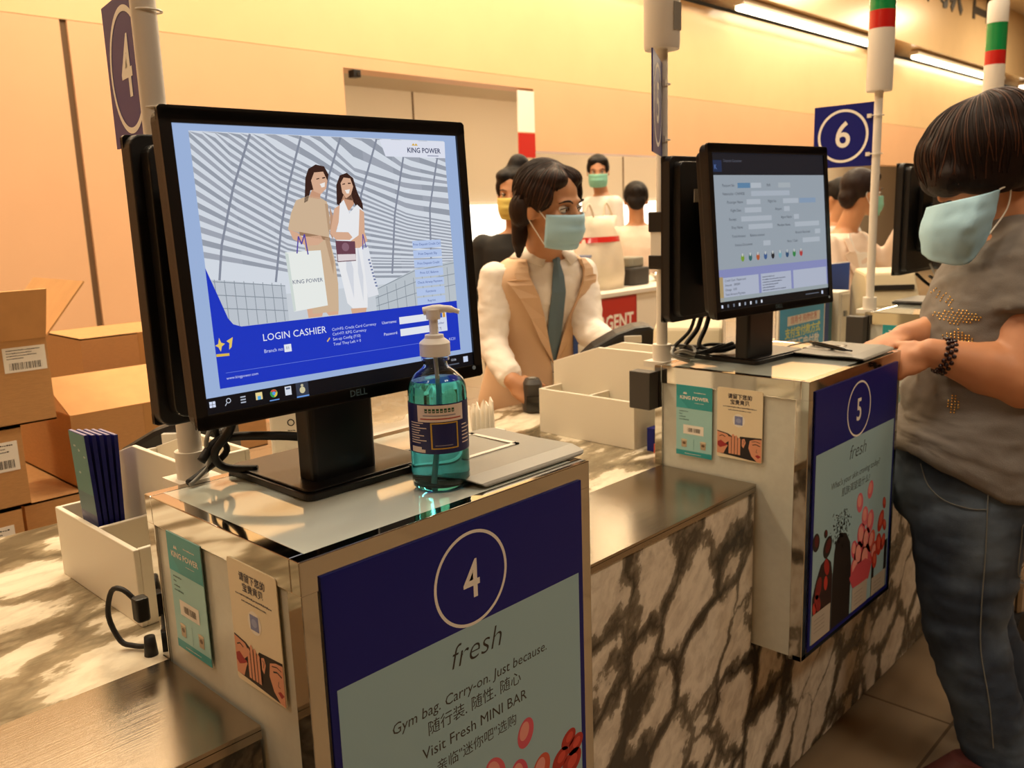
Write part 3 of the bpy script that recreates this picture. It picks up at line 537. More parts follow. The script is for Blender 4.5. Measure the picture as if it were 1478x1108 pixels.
def cable(name, label, pts, r=.003, m='rubber', parts=None):
    o = MB().tube(pts, r, 8, sm=6).build(name, m, smooth=True); return tag(o, label, 'cable')
cable('video_cable', 'thick black cable looping from under the login monitor to the left of its neck', [(.10, .30, .12), (.105, .31, .075), (.085, .325, .04), (.10, .33, .016), (.13, .30, .012)], .0055)
cable('video_cable', 'black cable arching from the bundle across to the neck of the login monitor', [(.07, .335, .03), (.10, .33, .055), (.15, .27, .058), (.185, .235, .052)], .006)
cable('power_cable', 'black cable twisted through the bundle behind the login monitor foot', [(.12, .315, .12), (.095, .335, .07), (.11, .34, .035), (.075, .345, .012), (.05, .335, .006)], .0045)
cable('usb_cable', 'thin grey cable lying beside the bundle at the login monitor foot', [(.05, .33, .004), (.085, .345, .02), (.08, .335, .055), (.10, .345, .08)], .003, 'pad_grey')
cable('video_cable', 'black cable hanging right of the login monitor neck behind the blue bottle', [(.33, .29, .12), (.325, .31, .08), (.30, .325, .05), (.27, .34, .03)], .0055)
for k, (a, b_) in enumerate(((1.17, .34), (1.20, .33), (1.235, .315))):
    cable('monitor_cable', ('leftmost', 'middle', 'rightmost')[k] + ' black cable drooping under the form monitor at station five', [(a+.06, .31, .13), (a+.045, .32, .07), (a+.01, b_, .03), (a+.03, b_-.04, .02), (a+.11, b_-.06, .03)], (.004, .0055, .0055)[k])
cable('coiled_cable', 'grey cable coiled at the rear left of the form monitor foot', [(1.18, .30, .006), (1.16, .33, .02), (1.19, .34, .035), (1.22, .32, .03), (1.20, .30, .02), (1.165, .31, .03), (1.18, .34, .015), (1.23, .32, .008)], .0042, 'pad_grey')
cable('monitor_cable', 'looped black cable lying flat behind the form monitor neck', [(1.21, .33, .012), (1.26, .31, .03), (1.33, .30, .022), (1.36, .33, .012), (1.30, .345, .008), (1.22, .34, .02)], .004)
t = thing('power_plug', 'black power plug with curled cord at the rear corner of pedestal four', 'plug', (-.01, .40, -h1))
MB().tube([(-.010, .39, -h1+.065), (-.022, .405, -h1+.085), (-.030, .425, -h1+.08), (-.036, .43, -h1+.045), (-.030, .415, -h1+.012), (-.02, .40, -h1+.006), (-.01, .385, -h1+.006), (-.008, .372, -h1+.012)], .0036, 10).build('cord', 'rubber', t, smooth=True)
MB().rbox(-.020, -.002, .372, .392, -h1+.045, -h1+.078, .005).build('plug_body', 'black_plastic', t, bevel=.003)
MB().cone((-.010, .368, -h1+.0), (-.010, .368, -h1+.026), .009, .007, 14).build('strain_relief', 'rubber', t, smooth=True)

# ------------------------------------------------------------------ poles, signs, signal towers
def pole(x, label, tower, r=.0125, top=1.25, y=.388):
    t = thing('signal_pole' if tower else 'sign_pole', label, 'pole', (x, y, -.02))
    MB().cone((x, y, -.015), (x, y, top), r, r, 24).build('tube', 'white_plastic', t, smooth='auto')
    MB().cone((x, y, -.004), (x, y, .034), .021, .021, 24).box(x-.030, x+.030, y-.030, y+.030, -.016, -.003).build('collar', 'white_plastic', t, smooth='auto')
    MB().box(x-.02, x+.02, .356, y, -.20, -.016).build('bracket', 'steel', t)
    if tower:
        z = .665
        MB().lathe([(r, z), (.036, z), (.038, z+.006), (.038, z+.18)], (x, y, 0)).build('housing', 'white_plastic', t, smooth='auto')
        if tower == 'label': MB().lathe([(.038, z+.18), (.038, z+.5)], (x, y, 0)).build('upper_housing', 'white_plastic', t, smooth='auto'); MB().box(x-.012, x+.014, y-.0392, y-.037, .70, .755).build('rating_label', 'pad_grey', t)
        else:
            MB().lathe([(.0375, z+.18), (.0375, z+.232)], (x, y, 0)).build('red_lens', 'red_lens', t, smooth='auto'); MB().lathe([(.0375, z+.232), (.0375, z+.335)], (x, y, 0)).build('green_lens', 'green_lens', t, smooth='auto')
            MB().lathe([(.038, z+.335), (.038, z+.41), (.034, z+.418)], (x, y, 0)).build('top_cap', 'white_plastic', t, smooth='auto')
    return t
PX = [.082, 1.205, 2.372, 3.50]
pole(PX[0], 'pale pole holding the sign with the four, behind the login monitor', False, .0155)
pole(PX[1], 'pale pole rising at station five with a black device clamped on it', 'label')
pole(PX[2], 'pale pole with red and green signal lamp carrying the sign with the six', 'lamp')
pole(PX[3], 'pole with red and green signal lamp at the right edge, above the customer hair', 'lamp')
def sign(x, num, label, rz=0, z0=.445, lit='paper', ya=.012):
    y = .388; t = thing('number_sign', label, 'sign', (x, y, z0), rz); s = .192
    MB().box(-.0015, .0015, ya, ya+s, 0, s).build('panel', 'navy', t, True)
    d = Decal((-.0018, ya+s, 0), (0, -1, 0), (0, 0, 1)); m = s*500
    d.ring(m, m, 82, 8, lit, 1, 48); d.text(m, m, num, 112, lit, 1, bold=.012, res=4, sx=.95); o = d.mb.build('print', d.mats, t, True)
    d = Decal((.0018, ya, 0), (0, 1, 0), (0, 0, 1)); d.ring(m, m, 82, 8, lit, 1, 48); d.text(m, m, num, 112, lit, 1, bold=.012, res=4, sx=.95); d.mb.build('print', d.mats, t, True)
    for z in (.035, .15):
        MB().tube([(-.004, ya+.012, z), (-.017, .004, z), (-.012, -.014, z), (.006, -.017, z), (.017, -.004, z), (.006, .012, z), (-.004, ya+.012, z)], .0016, 6).box(-.010, -.003, ya+.006, ya+.018, z-.006, z+.006).build('cable_tie', 'white_plastic', t, True, smooth='auto')
sign(PX[0]+.004, '4', 'navy sign with a white four tied to the pole at the upper left', rad(-8.5))
sign(PX[1], '5', 'thin navy sign seen edge-on, tied to the pole at station five', rad(119))
sign(PX[2], '6', 'navy sign with a white six tied to the pole above the second cashier', 0)
t = thing('clamped_device', 'black and silver device clamped to the pole beside the form monitor', 'device', (PX[1], .365, .205))
MB().rbox(PX[1]-.045, PX[1]+.03, .335, .395, .285, .328, .005).rbox(PX[1]-.045, PX[1]+.03, .335, .395, .205, .235, .005).build('end_cap', 'black_plastic', t, bevel=.002)
MB().rbox(PX[1]-.043, PX[1]+.022, .339, .391, .235, .285, .005).build('middle_body', 'white_plastic', t)
MB().box(PX[1]-.035, PX[1]+.020, .336, .3385, .237, .283).build('label_plate', 'pad_grey', t)

# ------------------------------------------------------------------ hand sanitiser bottle
mat('bottle_plastic', 'eef6f4', .04, trans=1, ior=1.25); mat('gel', '2fc4cc', .02, trans=1, ior=1.33); mat('cap_plastic', 'f7f3ea', .35, trans=.12, ior=1.3); mat('label_navy', '1d2258', .4); mat('label_gold', 'c9a23c', .4); mat('label_cream', 'e9d8cb', .5)
def gel():
    nt = MATS['gel'].node_tree; b = nt.nodes['Principled BSDF']; b.inputs['Base Color'].default_value = (.20, .80, .92, 1)
    a = nt.nodes.new('ShaderNodeVolumeAbsorption'); a.inputs['Color'].default_value = (.02, .60, .78, 1); a.inputs['Density'].default_value = 12; nt.links.new(a.outputs[0], nt.nodes['Material Output'].inputs['Volume'])
gel()
BX, BY = .262, .080
t = thing('pump_bottle', 'clear pump bottle of turquoise hand gel with navy label in front of the login monitor', 'bottle', (BX, BY, 0))
out = [(.0, .0005), (.030, .0005), (.0355, .004), (.0368, .012), (.0368, .118), (.0362, .128), (.033, .137), (.026, .145), (.0175, .151), (.0150, .154), (.0150, .160), (.0175, .161), (.0175, .164), (.0150, .165), (.0150, .170)]
inn = [(r-.0016 if r > .01 else 0, z+(.002 if z < .01 else 0)) for r, z in out]
MB().lathe(out + inn[::-1], (BX, BY, 0), 48, caps=False).build('bottle_shell', 'bottle_plastic', t, smooth=True)
lq = [(0, .003)] + [(r-.0014, z+.002) for r, z in out[1:5]] + [(.0349, .128), (.0315, .1365), (0, .1365)]
MB().lathe(lq, (BX, BY, 0), 48, caps=False).build('gel', 'gel', t, smooth='auto')
MB().lathe([(.0178, .166), (.0190, .167), (.0190, .182), (.0175, .184), (.0120, .188), (.0115, .192), (.0055, .193)], (BX, BY, 0), 32).build('screw_cap', 'cap_plastic', t, smooth='auto')
cr = V((.6918, -.7214, 0)).normalized()
p0 = V((BX, BY, .193)); mb = MB().cone(p0, p0+V((0,0,.022)), .0055, .0052, 20); mb.cone(p0+V((0,0,.018)), p0+V((0,0,.030)), .0085, .0095, 20)
mb.tube([p0+V((0,0,.028))-cr*.012, p0+V((0,0,.030)), p0+V((0,0,.030))+cr*.018, p0+V((0,0,.026))+cr*.032], [.005, .0055, .0045, .003], 12); mb.build('pump_head', 'cap_plastic', t, smooth='auto')
MB().tube([(BX, BY, .165), (BX+.002, BY, .10), (BX-.006, BY+.004, .006)], .0028, 10).build('dip_tube', 'cap_plastic', t, smooth=True)
def wrap(a0, a1, z0, z1, r, m, mb, n=16):       # angle 0 faces the camera, positive = right
    base = math.atan2(-.72913-BY, -.43667-BX); vs = []
    for z in (z0, z1):
        for i in range(n+1): q = base + rad(a0 + (a1-a0)*i/n); vs.append((BX + r*cos(q), BY + r*sin(q), z))
    mb.add(vs, [(i, i+1, n+2+i, n+1+i) for i in range(n)], m)
mb = MB(); r = .0372
wrap(-105, 95, .050, .112, r, 0, mb, 40); wrap(-42, 52, .090, .1105, r+.0002, 1, mb, 20)
for a0, a1, z0, z1 in ((-16, 38, .056, .0575), (-16, 38, .0875, .089), (-16, -13, .056, .089), (35, 38, .056, .089)): wrap(a0, a1, z0, z1, r+.0003, 2, mb, 8)
wrap(-62, -28, .0515, .0555, r+.0003, 1, mb); wrap(-62, -36, .0555, .0585, r+.0003, 1, mb)
R = random.Random(8)
for k in range(9): wrap(-62, -62+R.uniform(20, 38), .063+.0031*k, .0641+.0031*k, r+.0003, 1, mb, 6)
for k in range(6): wrap(48, 48+R.uniform(14, 30), .060+.0045*k, .0614+.0045*k, r+.0003, 1, mb, 6)
wrap(-8, 26, .0600, .0610, r+.0003, 4, mb, 6)
a = -26
for k in range(8): wrap(a, a+5.4, .1015, .1065, r+.0004, 3, mb, 2); wrap(a+.8, a+4.6, .1030, .1038, r+.0005, 1, mb, 2); a += 7.4
wrap(-30, 34, .0972, .0985, r+.0004, 4, mb, 8); wrap(-36, 46, .0930, .0945, r+.0004, 5, mb, 8)
mb.build('label_wrap', ['label_navy', 'label_cream', 'label_gold', ink('2f5a3a'), ink('8f8a9a'), ink('b0443a')], t)

# ------------------------------------------------------------------ signature / cash mats on the pedestals
def cashmat(c, X, w, dp, sq, label):
    X = V(X).normalized(); Y = V((-X.y, X.x, 0)); c = V(c); t = thing('cash_tray', label, 'tray', (c.x, c.y, 0), math.atan2(X.y, X.x))
    n = 14; vs = []; f = []
    mb = MB()
    prof = [(-dp/2, .0035), (-dp/2+.004, .0075), (-dp/2+.03, .0110), (0, .0095), (dp/2-.02, .0110), (dp/2, .008)]
    k = len(prof)
    def hx(y): return w/2 - (.012*(max(0, abs(y)-(dp/2-.014))/.014)**2)
    vs = []
    for y, z in prof:
        vs += [(-hx(y), y, z), (hx(y), y, z)]
    for y, z in prof: vs += [(-hx(y)+.004, y + (.004 if y < 0 else -.004), max(z-.003, .0005)), (hx(y)-.004, y + (.004 if y < 0 else -.004), max(z-.003, .0005))]
    f = [(2*i, 2*i+1, 2*i+3, 2*i+2) for i in range(k-1)] + [(2*k+2*i, 2*k+2*i+2, 2*k+2*i+3, 2*k+2*i+1) for i in range(k-1)]
    f += [(2*i, 2*i+2, 2*k+2*i+2, 2*k+2*i) for i in range(k-1)] + [(2*i+1, 2*k+2*i+1, 2*k+2*i+3, 2*i+3) for i in range(k-1)] + [(0, 2*k, 2*k+1, 1), (2*k-2, 2*k-1, 4*k-1, 4*k-2)]
    mb.add(vs, f).build('tray_plate', 'pad_grey', t, True, bevel=.002)
    MB().box(-w/2+.02, w/2-.02, -dp/2+.02, dp/2-.03, 0, .005).build('rubber_base', 'rubber', t, True)
    (a0, a1, b0, b1) = sq; q = MB(); e = .008; z = .0108
    q.box(a0, a1, b0, b0+e, z-.004, z+.0008).box(a0, a1, b1-e, b1, z-.004, z+.0008).box(a0, a0+e, b0, b1, z-.004, z+.0008).box(a1-e, a1, b0, b1, z-.004, z+.0008).build('white_outline', 'white_plastic', t, True)
    return t
cashmat((.378, .124, 0), (1, .0, 0), .215, .208, (-.062, .062, -.012, .086), 'grey tray with white square outline beside the blue bottle on pedestal four')
cashmat((1.482, .092, 0), (1, .03, 0), .20, .172, (-.035, .05, .008, .076), 'grey tray with a black pen resting on it, on pedestal five')
pn = thing('pen', 'black corded pen lying across the grey tray on pedestal five', 'pen', (1.46, .11, .019)); MB().tube([(1.425, .045, .0170), (1.455, .10, .0165), (1.50, .175, .0170)], [.002, .0045, .005, .005, .004], 10).build('barrel', 'black_gloss', pn, smooth=True)
MB().tube([(1.50, .178, .017), (1.51, .205, .01), (1.49, .225, .004), (1.46, .215, .004), (1.45, .235, .004), (1.42, .225, .004)], .0016, 6, sm=6).build('cord', 'rubber', pn, smooth=True)

# ------------------------------------------------------------------ white wooden dividers on the marble
def organizer(x, label, y0=.455):
    z0 = -h1; yl = y0+.30; e = .008; t = thing('desk_organizer', label, 'organizer', (x+.09, y0+.15, z0))
    m = MB(); lt = z0+.115
    m.box(x, x+e, y0, yl, z0, lt).box(x+e, x+.082, y0, y0+e, z0, lt).box(x+e, x+.082, yl-e, yl, z0, lt).box(x+e, x+.082, y0+.135, y0+.135+e, z0, lt).box(x+e, x+.082, y0+e, yl-e, z0, z0+e)
    m.build('low_tray', 'white_paint', t, bevel=.0015)
    q = MB(); x1, x2 = x+.082, x+.19; zt = -.002; zl = -.05
    prof = [(y0, z0), (yl+.02, z0), (yl+.02, zl), (yl-.13, zt), (y0, zt)]
    def sideplate(xa, xb): vs = [(xa, a, b_) for a, b_ in prof] + [(xb, a, b_) for a, b_ in prof]; q.add(vs, [(4,3,2,1,0), (5,6,7,8,9)] + [(i, (i+1) % 5, 5+(i+1) % 5, 5+i) for i in range(5)])
    sideplate(x1, x1+e); sideplate(x2-e, x2); q.box(x1+e, x2-e, y0, y0+e, z0, zt).box(x1+e, x2-e, yl+.02-e, yl+.02, z0, zl).box(x1+e, x2-e, y0, yl+.02, z0, z0+e).box(x1+e, x2-e, y0+.12, y0+.12+e, z0, -.03)
    q.build('tall_compartment', 'white_paint', t, bevel=.0015); return t
organizer(.016, 'white wooden organizer holding brochures, left of pedestal four')
organizer(L+.060, 'empty white wooden organizer beside the hand scanner and pedestal five')
# brochures in the left organizer
for k in range(5):
    x = .036 + k*.0066; tilt = rad(-3+1.2*k); col = ('sky', 'navy', 'navy', 'sky', 'navy')[k]
    t = thing('brochure', ('front brochure with a green and violet sea picture in the organizer', 'navy brochure second from the front in the organizer', 'navy brochure in the middle of the stack in the organizer', 'fourth brochure from the front, leaning in the organizer', 'rearmost navy brochure in the organizer')[k], 'brochure', (x, .66, -h1+.009), 0, 'brochures in the white organizer')
    X = V((cos(rad(7)), sin(rad(7)), 0)); y0, hh = -.050+.0, .245 - .002*k
    M_ = Matrix.Rotation(rad(-2+1.0*k), 4, 'Y')
    MB().box(-.003, .003, y0, .012, 0, hh).xf(M_).build('cover', 'navy', t, True); MB().box(-.002, .0021, y0+.001, .0123, .001, hh+.0006).xf(M_).build('pages', ink('8d88a6'), t, True)
    if k == 0:
        d = Decal((-.0031, .012, 0), (0, -.62, 0), (0, 0, 1))
        for a, b_, c in ((150, 245, '5c8f8e'), (118, 150, '5a7d86'), (96, 118, '555c82'), (60, 96, '8f8494'), (26, 60, 'a58c92'), (0, 26, '39417f')): d.rect(0, a, 100, b_, ink(c), 1)
        d.poly([(0, 118), (0, 104), (60, 92), (100, 84), (100, 100)], ink('6c7096'), 2); d.poly([(0, 36), (40, 52), (100, 22), (100, 12), (0, 12)], ink('5c5a92'), 2)
        for u, v in ((22, 222), (48, 216), (76, 208), (30, 180)): d.scribble(u, v, 12, 5, ink('c8d8d4'), 3, seed=u)
        
        for v in d.mb.v: v.y = .012 + (v.y-.012)*.62
        d.mb.xf(M_).build('cover_picture', d.mats, t, True)

# card terminals (black, domed) behind the organizers
def terminal(x, y, z, rz, label, red=False):
    t = thing('card_terminal', label, 'terminal', (x, y, z), rz)
    prof = [(-.12, 0), (-.115, .03), (-.08, .062), (-.02, .095), (.03, .112), (.07, .115), (.10, .09), (.105, 0)][::-1]; prof = [(-a, b_) for a, b_ in prof]
    n = len(prof); vs = [(-.055, a, b_) for a, b_ in prof] + [(.055, a, b_) for a, b_ in prof]
    MB().add(vs, [tuple(range(n)), tuple(range(n, 2*n))[::-1]] + [(i, n+i, n+(i+1) % n, (i+1) % n) for i in range(n)]).build('housing', 'black_plastic', t, True, bevel=.012, smooth=False)
    MB().box(-.0665, -.0545, -.045, .0, .072, .090).build('serial_label', 'white_plastic', t, True)
    MB().rbox(-.045, .045, -.06, .0, .10, .118, .008).xf(Matrix.Rotation(rad(18), 4, 'X')).build('paper_lid', 'dark_grey', t, True, bevel=.003)
    if red: MB().box(-.058, .058, -.09, .10, .0, .012).build('red_base_strip', 'red_sign', t, True)
    return t
terminal(.25, .80, -.115, rad(44), 'black domed card terminal behind the organizer left of pedestal four')
terminal(1.47, .70, -.085, rad(44), 'black and red card terminal with a white label behind the organizer at station five', True)
for x, y, zt, s_ in ((.25, .80, -.116, 'low white stand under the card terminal left of pedestal four'), (1.47, .70, -.086, 'low white stand under the black and red card terminal')): tag(MB().rbox(x-.06, x+.06, y-.06, y+.06, -h1, zt, .01).build('terminal_stand', 'white_paint'), s_, 'stand')
tag(MB().box(1.205, 1.262, .41, .43, -h1, -h1+.055).build('small_box', ['navy']), 'tiny dark blue box behind the corner of pedestal five', 'box')
tag(MB().box(1.196, 1.26, .385, .405, -h1, -h1+.022).build('sweet_packet', ink('c8523a')), 'small red and white packet lying on the marble by pedestal five', 'packet')

# hand scanner held by the first cashier
t = thing('hand_scanner', 'dark grey barcode hand scanner under the first cashier hand', 'scanner', (1.36, .935, -h1), rad(-40))
MB().loft([(V((0, -.0, .004)), V((.030, 0, 0)), V((0, .042, 0))), (V((0, 0, .02)), V((.031, 0, 0)), V((0, .043, 0))), (V((0, .004, .06)), V((.028, 0, 0)), V((0, .034, 0))), (V((0, .0, .082)), V((.027, 0, 0)), V((0, .036, 0))), (V((0, 0, .094)), V((.020, 0, 0)), V((0, .026, 0)))], 28).build('shell', 'dark_grey', t, True, smooth='auto')
MB().lathe([(.012, 0), (.012, .003), (.009, .004)], (0, 0, .094), 20).build('button', 'pad_grey', t, True)
MB().box(-.024, .024, -.045, -.036, .010, .05).build('scan_window', 'black_gloss', t, True)

# ------------------------------------------------------------------ white gear and bag seen under the login monitor
t = thing('card_reader', 'white plastic reader stand with a slot, seen left of the login monitor neck', 'reader', (.37, .56, -h1), rad(-38))
MB().rbox(-.055, .055, -.03, .03, 0, .245, .006).build('upright', 'white_plastic', t, True, bevel=.003); MB().rbox(-.0, .085, -.075, -.03, .11, .18, .006).build('shelf', 'white_plastic', t, True, bevel=.003)
d = Decal((-.055, -.0305, 0), (1, 0, 0), (0, 0, 1)); d.ring(36, 222, 6, 1.6, 'black_gloss', 1, 20); d.scribble(30, 207, 12, 2.5, 'black_gloss', 1); d.mb.build('port', d.mats, t, True)
t = thing('white_box_file', 'low white box on the marble right of the login monitor neck', 'box', (.52, .56, -h1)); MB().box(-.10, .13, -.06, .06, 0, .17).build('box', 'white_plastic', t, True, bevel=.003); MB().box(.02, .024, -.061, -.06, .02, .165).build('edge_strip', 'pad_grey', t, True)
mat('film', 'f2e2c6', .25, alpha=.45, bump=1, bscale=30)
def bag(name, c, r, label, m='film', seed=1, mats=None):
    mb = MB().ell(c, r, n=36, k=22)
    for v in mb.v:
        q = v - V(c); f = 1 + .22*noise.noise(q*22 + V((seed, 0, 0))) + .10*noise.noise(q*60); v.x = c[0]+q.x*f; v.y = c[1]+q.y*f; v.z = c[2]+max(q.z*f, -r[2]*.82)
    return tag(mb.build(name, m, smooth=False), label, 'bag')
bag('plastic_bag', (.56, .60, .005), (.10, .06, .065), 'crumpled clear plastic bag on the white box behind the bottle', seed=2)
t = thing('folded_tissue', 'pointed white paper stack beside the first cashier vest', 'paper', (1.06, .86, -h1))
mb = MB(); R = random.Random(3)
for k in range(6): x = 1.02+.016*k; mb.add([(x, .83, -h1), (x+.03, .90, -h1), (x+.035, .88, -h1+.075+.012*R.random()), (x+.005, .84, -h1+.07+.03*R.random())], [(0,1,2,3)])
mb.build('sheets', 'paper', t, solid=.002); MB().box(1.01, 1.13, .82, .91, -h1, -h1+.008).build('base', 'paper', t)

# ------------------------------------------------------------------ cardboard cartons behind the counter, left
def carton(x0, x1, ya, yb, z0, z1, label, rz=0, flaps=(), lab=None, tape=True):
    cx, cy = (x0+x1)/2, (ya+yb)/2; t = thing('cardboard_carton', label, 'box', (cx, cy, z0), rz); w, dd, h = (x1-x0)/2, (yb-ya)/2, z1-z0
    e = .004; m = MB().box(-w, w, -dd, -dd+e, 0, h).box(-w, w, dd-e, dd, 0, h).box(-w, -w+e, -dd+e, dd-e, 0, h).box(w-e, w, -dd+e, dd-e, 0, h).box(-w, w, -dd, dd, -.0, e)
    if not flaps: m.box(-w, w, -dd, dd, h-e, h)
    m.build('carton_body', 'card', t, True)
    for side, ang, ln in flaps:
        a = rad(ang); c_, s_ = cos(a)*ln, sin(a)*ln      # 0 = outwards, 90 = up
        if side == 'f': vs = [(-w, -dd, h), (w, -dd, h), (w, -dd-c_, h+s_), (-w, -dd-c_, h+s_)]
        if side == 'b': vs = [(-w, dd, h), (w, dd, h), (w, dd+c_, h+s_), (-w, dd+c_, h+s_)]
        if side == 'l': vs = [(-w, -dd, h), (-w, dd, h), (-w-c_, dd, h+s_), (-w-c_, -dd, h+s_)]
        if side == 'r': vs = [(w, -dd, h), (w, dd, h), (w+c_, dd, h+s_), (w+c_, -dd, h+s_)]
        MB().add(vs, [(0,1,2,3)]).build('flap', 'card_in', t, True, solid=.004)
    if tape: MB().box(-w*.32, -w*.32+.055, -dd-.0006, -dd, 0, h).build('tape', 'tape', t, True)
    if lab:
        (a, b_, c, d_) = lab; MB().box(a, b_, -dd-.0009, -dd-.0001, c, d_).build('shipping_label', 'paper', t, True)
        q = Decal((a, -dd-.001, c), (1, 0, 0), (0, 0, 1)); ww, hh = (b_-a)*1000, (d_-c)*1000
        q.bars(ww*.12, hh*.10, ww*.76, hh*.28, 'black_gloss', 1, seed=int(ww)); 
        for k in range(4): q.scribble(ww*.08, hh*(.86-.11*k), ww*(.8, .6, .7, .4)[k], hh*.05, 'black_gloss', 1, seed=k)
        q.mb.build('label_print', q.mats, t, True)
    return t
A_ = rad(2)
carton(-.15, .275, 1.50, 1.85, -.115, .085, 'open carton with a printed label and raised flaps, topmost of the left stack', 0, (('f', 68, .125), ('r', 50, .16), ('b', 100, .13), ('l', 60, .15)), (.115, .207, .125, .183))
carton(-.20, .195, 1.505, 1.88, -.31, -.117, 'closed carton with a white label, second in the left stack', 0, (), (.10, .185, .09, .16))
carton(-.22, .172, 1.505, 1.88, -.52, -.312, 'third carton down in the left stack, cut by the counter edge', 0, (), (.09, .175, .09, .17))
carton(-.22, .172, 1.505, 1.88, -.76, -.522, 'fourth carton down in the left stack, on the bottom one', 0, ()); carton(-.22, .172, 1.505, 1.88, -H, -.762, 'bottom carton of the left stack on the floor', 0, ())
carton(.345, .90, 1.62, 2.05, -.335, -.14, 'large open carton with a wide bright flap beside the left stack', 0, (('f', 157, .196), ('r', 40, .2)), None)
carton(.57, 1.1, 2.12, 2.45, -.35, -.005, 'carton standing behind the large open carton, seen above its flap', 0, ()); carton(.57, 1.1, 2.12, 2.45, -.68, -.352, 'carton under the one behind the large open carton', 0, ()); carton(.57, 1.1, 2.12, 2.45, -H, -.682, 'bottom carton on the floor behind the large open carton', 0, ())
carton(.205, .80, 1.60, 2.05, -.66, -.337, 'closed carton carrying the large open carton', 0, ()); carton(.205, .80, 1.60, 2.05, -H, -.662, 'lowest carton under the large open carton, on the floor', 0, ())

# ------------------------------------------------------------------ things behind and beyond the first cashier
t = thing('side_counter', 'white counter with the red URGENT sign behind the first cashier', 'counter', (3.85, 2.45, -H)); MB().box(3.1, 4.6, 2.2, 2.7, -H, -.13).build('cabinet', 'white_paint', t, bevel=.003); MB().box(3.08, 4.62, 2.18, 2.72, -.13, -.105).build('top_slab', 'white_plastic', t, bevel=.003)
t = thing('urgent_sign', 'red URGENT sign on the front of the white counter', 'sign', (3.42, 2.19, -.37)); MB().box(3.16, 3.60, 2.188, 2.199, -.36, -.135).build('board', 'red_sign', t)
d = Decal((3.16, 2.1875, -.36), (1, 0, 0), (0, 0, 1)); d.text(215, 88, 'URGENT', 108, 'paper', 1, bold=.03, sx=.9); d.line([(6, 6), (434, 6), (434, 219), (6, 219), (6, 6)], 5, ink('8f1f18'), 1); d.build('lettering', t)
mat('bag_film', 'efe0c8', .3, alpha=.8, bump=1, bscale=18)
t = thing('shopping_bag', 'clear carrier bag with a red stripe standing on the white counter', 'bag', (3.52, 2.40, -.105))
rings = []
for z, rx, ry in ((0, .17, .10), (.08, .19, .11), (.18, .185, .10), (.27, .17, .08), (.34, .15, .05), (.41, .165, .03)): rings.append((V((3.52, 2.40, -.104+z)), V((rx, 0, 0)), V((0, ry, 0))))
mb = MB().loft(rings, 36)
for v in mb.v: v += V((noise.noise(v*14), noise.noise(v*14+V((9,0,0))), 0))*.022
mb.build('film', 'bag_film', t, smooth=True); MB().loft([(V((3.52, 2.40, -.104+z)), V((.166-.2*(z-.29), 0, 0)), V((0, .078-.4*(z-.29), 0))) for z in (.265, .295)], 36, cap=False).build('red_band', 'red_lens', t)
MB().ell((3.50, 2.395, -.03), (.12, .07, .06)).build('green_goods', ink('a8b060'), t); MB().ell((3.56, 2.39, .10), (.09, .055, .07)).build('white_goods', 'paper', t)
MB().tube([(3.44, 2.36, .30), (3.40, 2.36, .37), (3.36, 2.36, .33)], .006, 8).tube([(3.58, 2.4, .30), (3.60, 2.4, .38), (3.66, 2.4, .31)], .006, 8).build('handle', 'bag_film', t)
t = thing('shopping_basket', 'blue and clear plastic basket left of the carrier bag', 'basket', (3.27, 2.42, -.105))
mb = MB(); z0 = -.104
for z in (.0, .06, .12, .19): mb.box(3.20, 3.34, 2.30, 2.306, z0+z, z0+z+.012).box(3.20, 3.34, 2.534, 2.54, z0+z, z0+z+.012).box(3.20, 3.206, 2.30, 2.54, z0+z, z0+z+.012).box(3.334, 3.34, 2.30, 2.54, z0+z, z0+z+.012)
for k in range(6): mb.box(3.20+.025*k, 3.206+.025*k, 2.301, 2.305, z0, z0+.2).box(3.201, 3.205, 2.30+.038*k, 2.306+.038*k, z0, z0+.2)
mb.build('mesh_sides', mat('clear_blue', 'a9b6d8', .3, alpha=.75), t); MB().box(3.21, 3.33, 2.31, 2.53, z0, z0+.09).build('blue_contents', mat('basket_blue', '2a49a8', .4), t)
t = thing('goods_pile', 'dark packed goods right of the carrier bag on the white counter', 'goods', (3.83, 2.4, -.105)); MB().rbox(3.74, 3.93, 2.32, 2.5, -.104, .0, .03).build('lower_pack', 'dark_grey', t, bevel=.01); MB().rbox(3.76, 3.90, 2.34, 2.48, .0, .06, .03).build('upper_pack', ink('8d8a7c'), t, bevel=.01)
t = thing('desk_lamp_base', 'round chromed dish on the white counter right of the goods', 'dish', (4.15, 2.38, -.105)); MB().lathe([(.05, 0), (.055, .01), (.09, .04), (.085, .045), (.04, .015)], (4.15, 2.38, -.104)).build('dish', 'chrome', t, smooth='auto')

# stand gear at station five rear (cream housing, white reader) and station six
def pos_printer(x, y, z, rz, label, s=1):
    t = thing('receipt_printer', label, 'printer', (x, y, z), rz); a = MB()
    pr = [(-.09, 0), (-.10, .05), (-.04, .15), (.06, .16), (.10, .10), (.10, 0)]; pr = [(p*s, q*s) for p, q in pr]; n = len(pr)
    a.add([(-.075*s, p, q) for p, q in pr] + [(.075*s, p, q) for p, q in pr], [tuple(range(n)), tuple(range(n, 2*n))[::-1]] + [(i, n+i, n+(i+1) % n, (i+1) % n) for i in range(n)]).build('housing', mat('cream_plastic', 'd8c8a4', .5), t, True, bevel=.008*s)
    MB().box(-.06*s, .06*s, -.075*s, -.04*s, .10*s, .115*s).build('paper_slot', 'dark_grey', t, True); return t
pos_printer(1.49, .50, -.135, rad(-60), 'cream receipt printer behind the cables at station five', 1.15)
pos_printer(2.84, .52, -.10, rad(-50), 'cream receipt printer behind the pole of station six', 1.2)
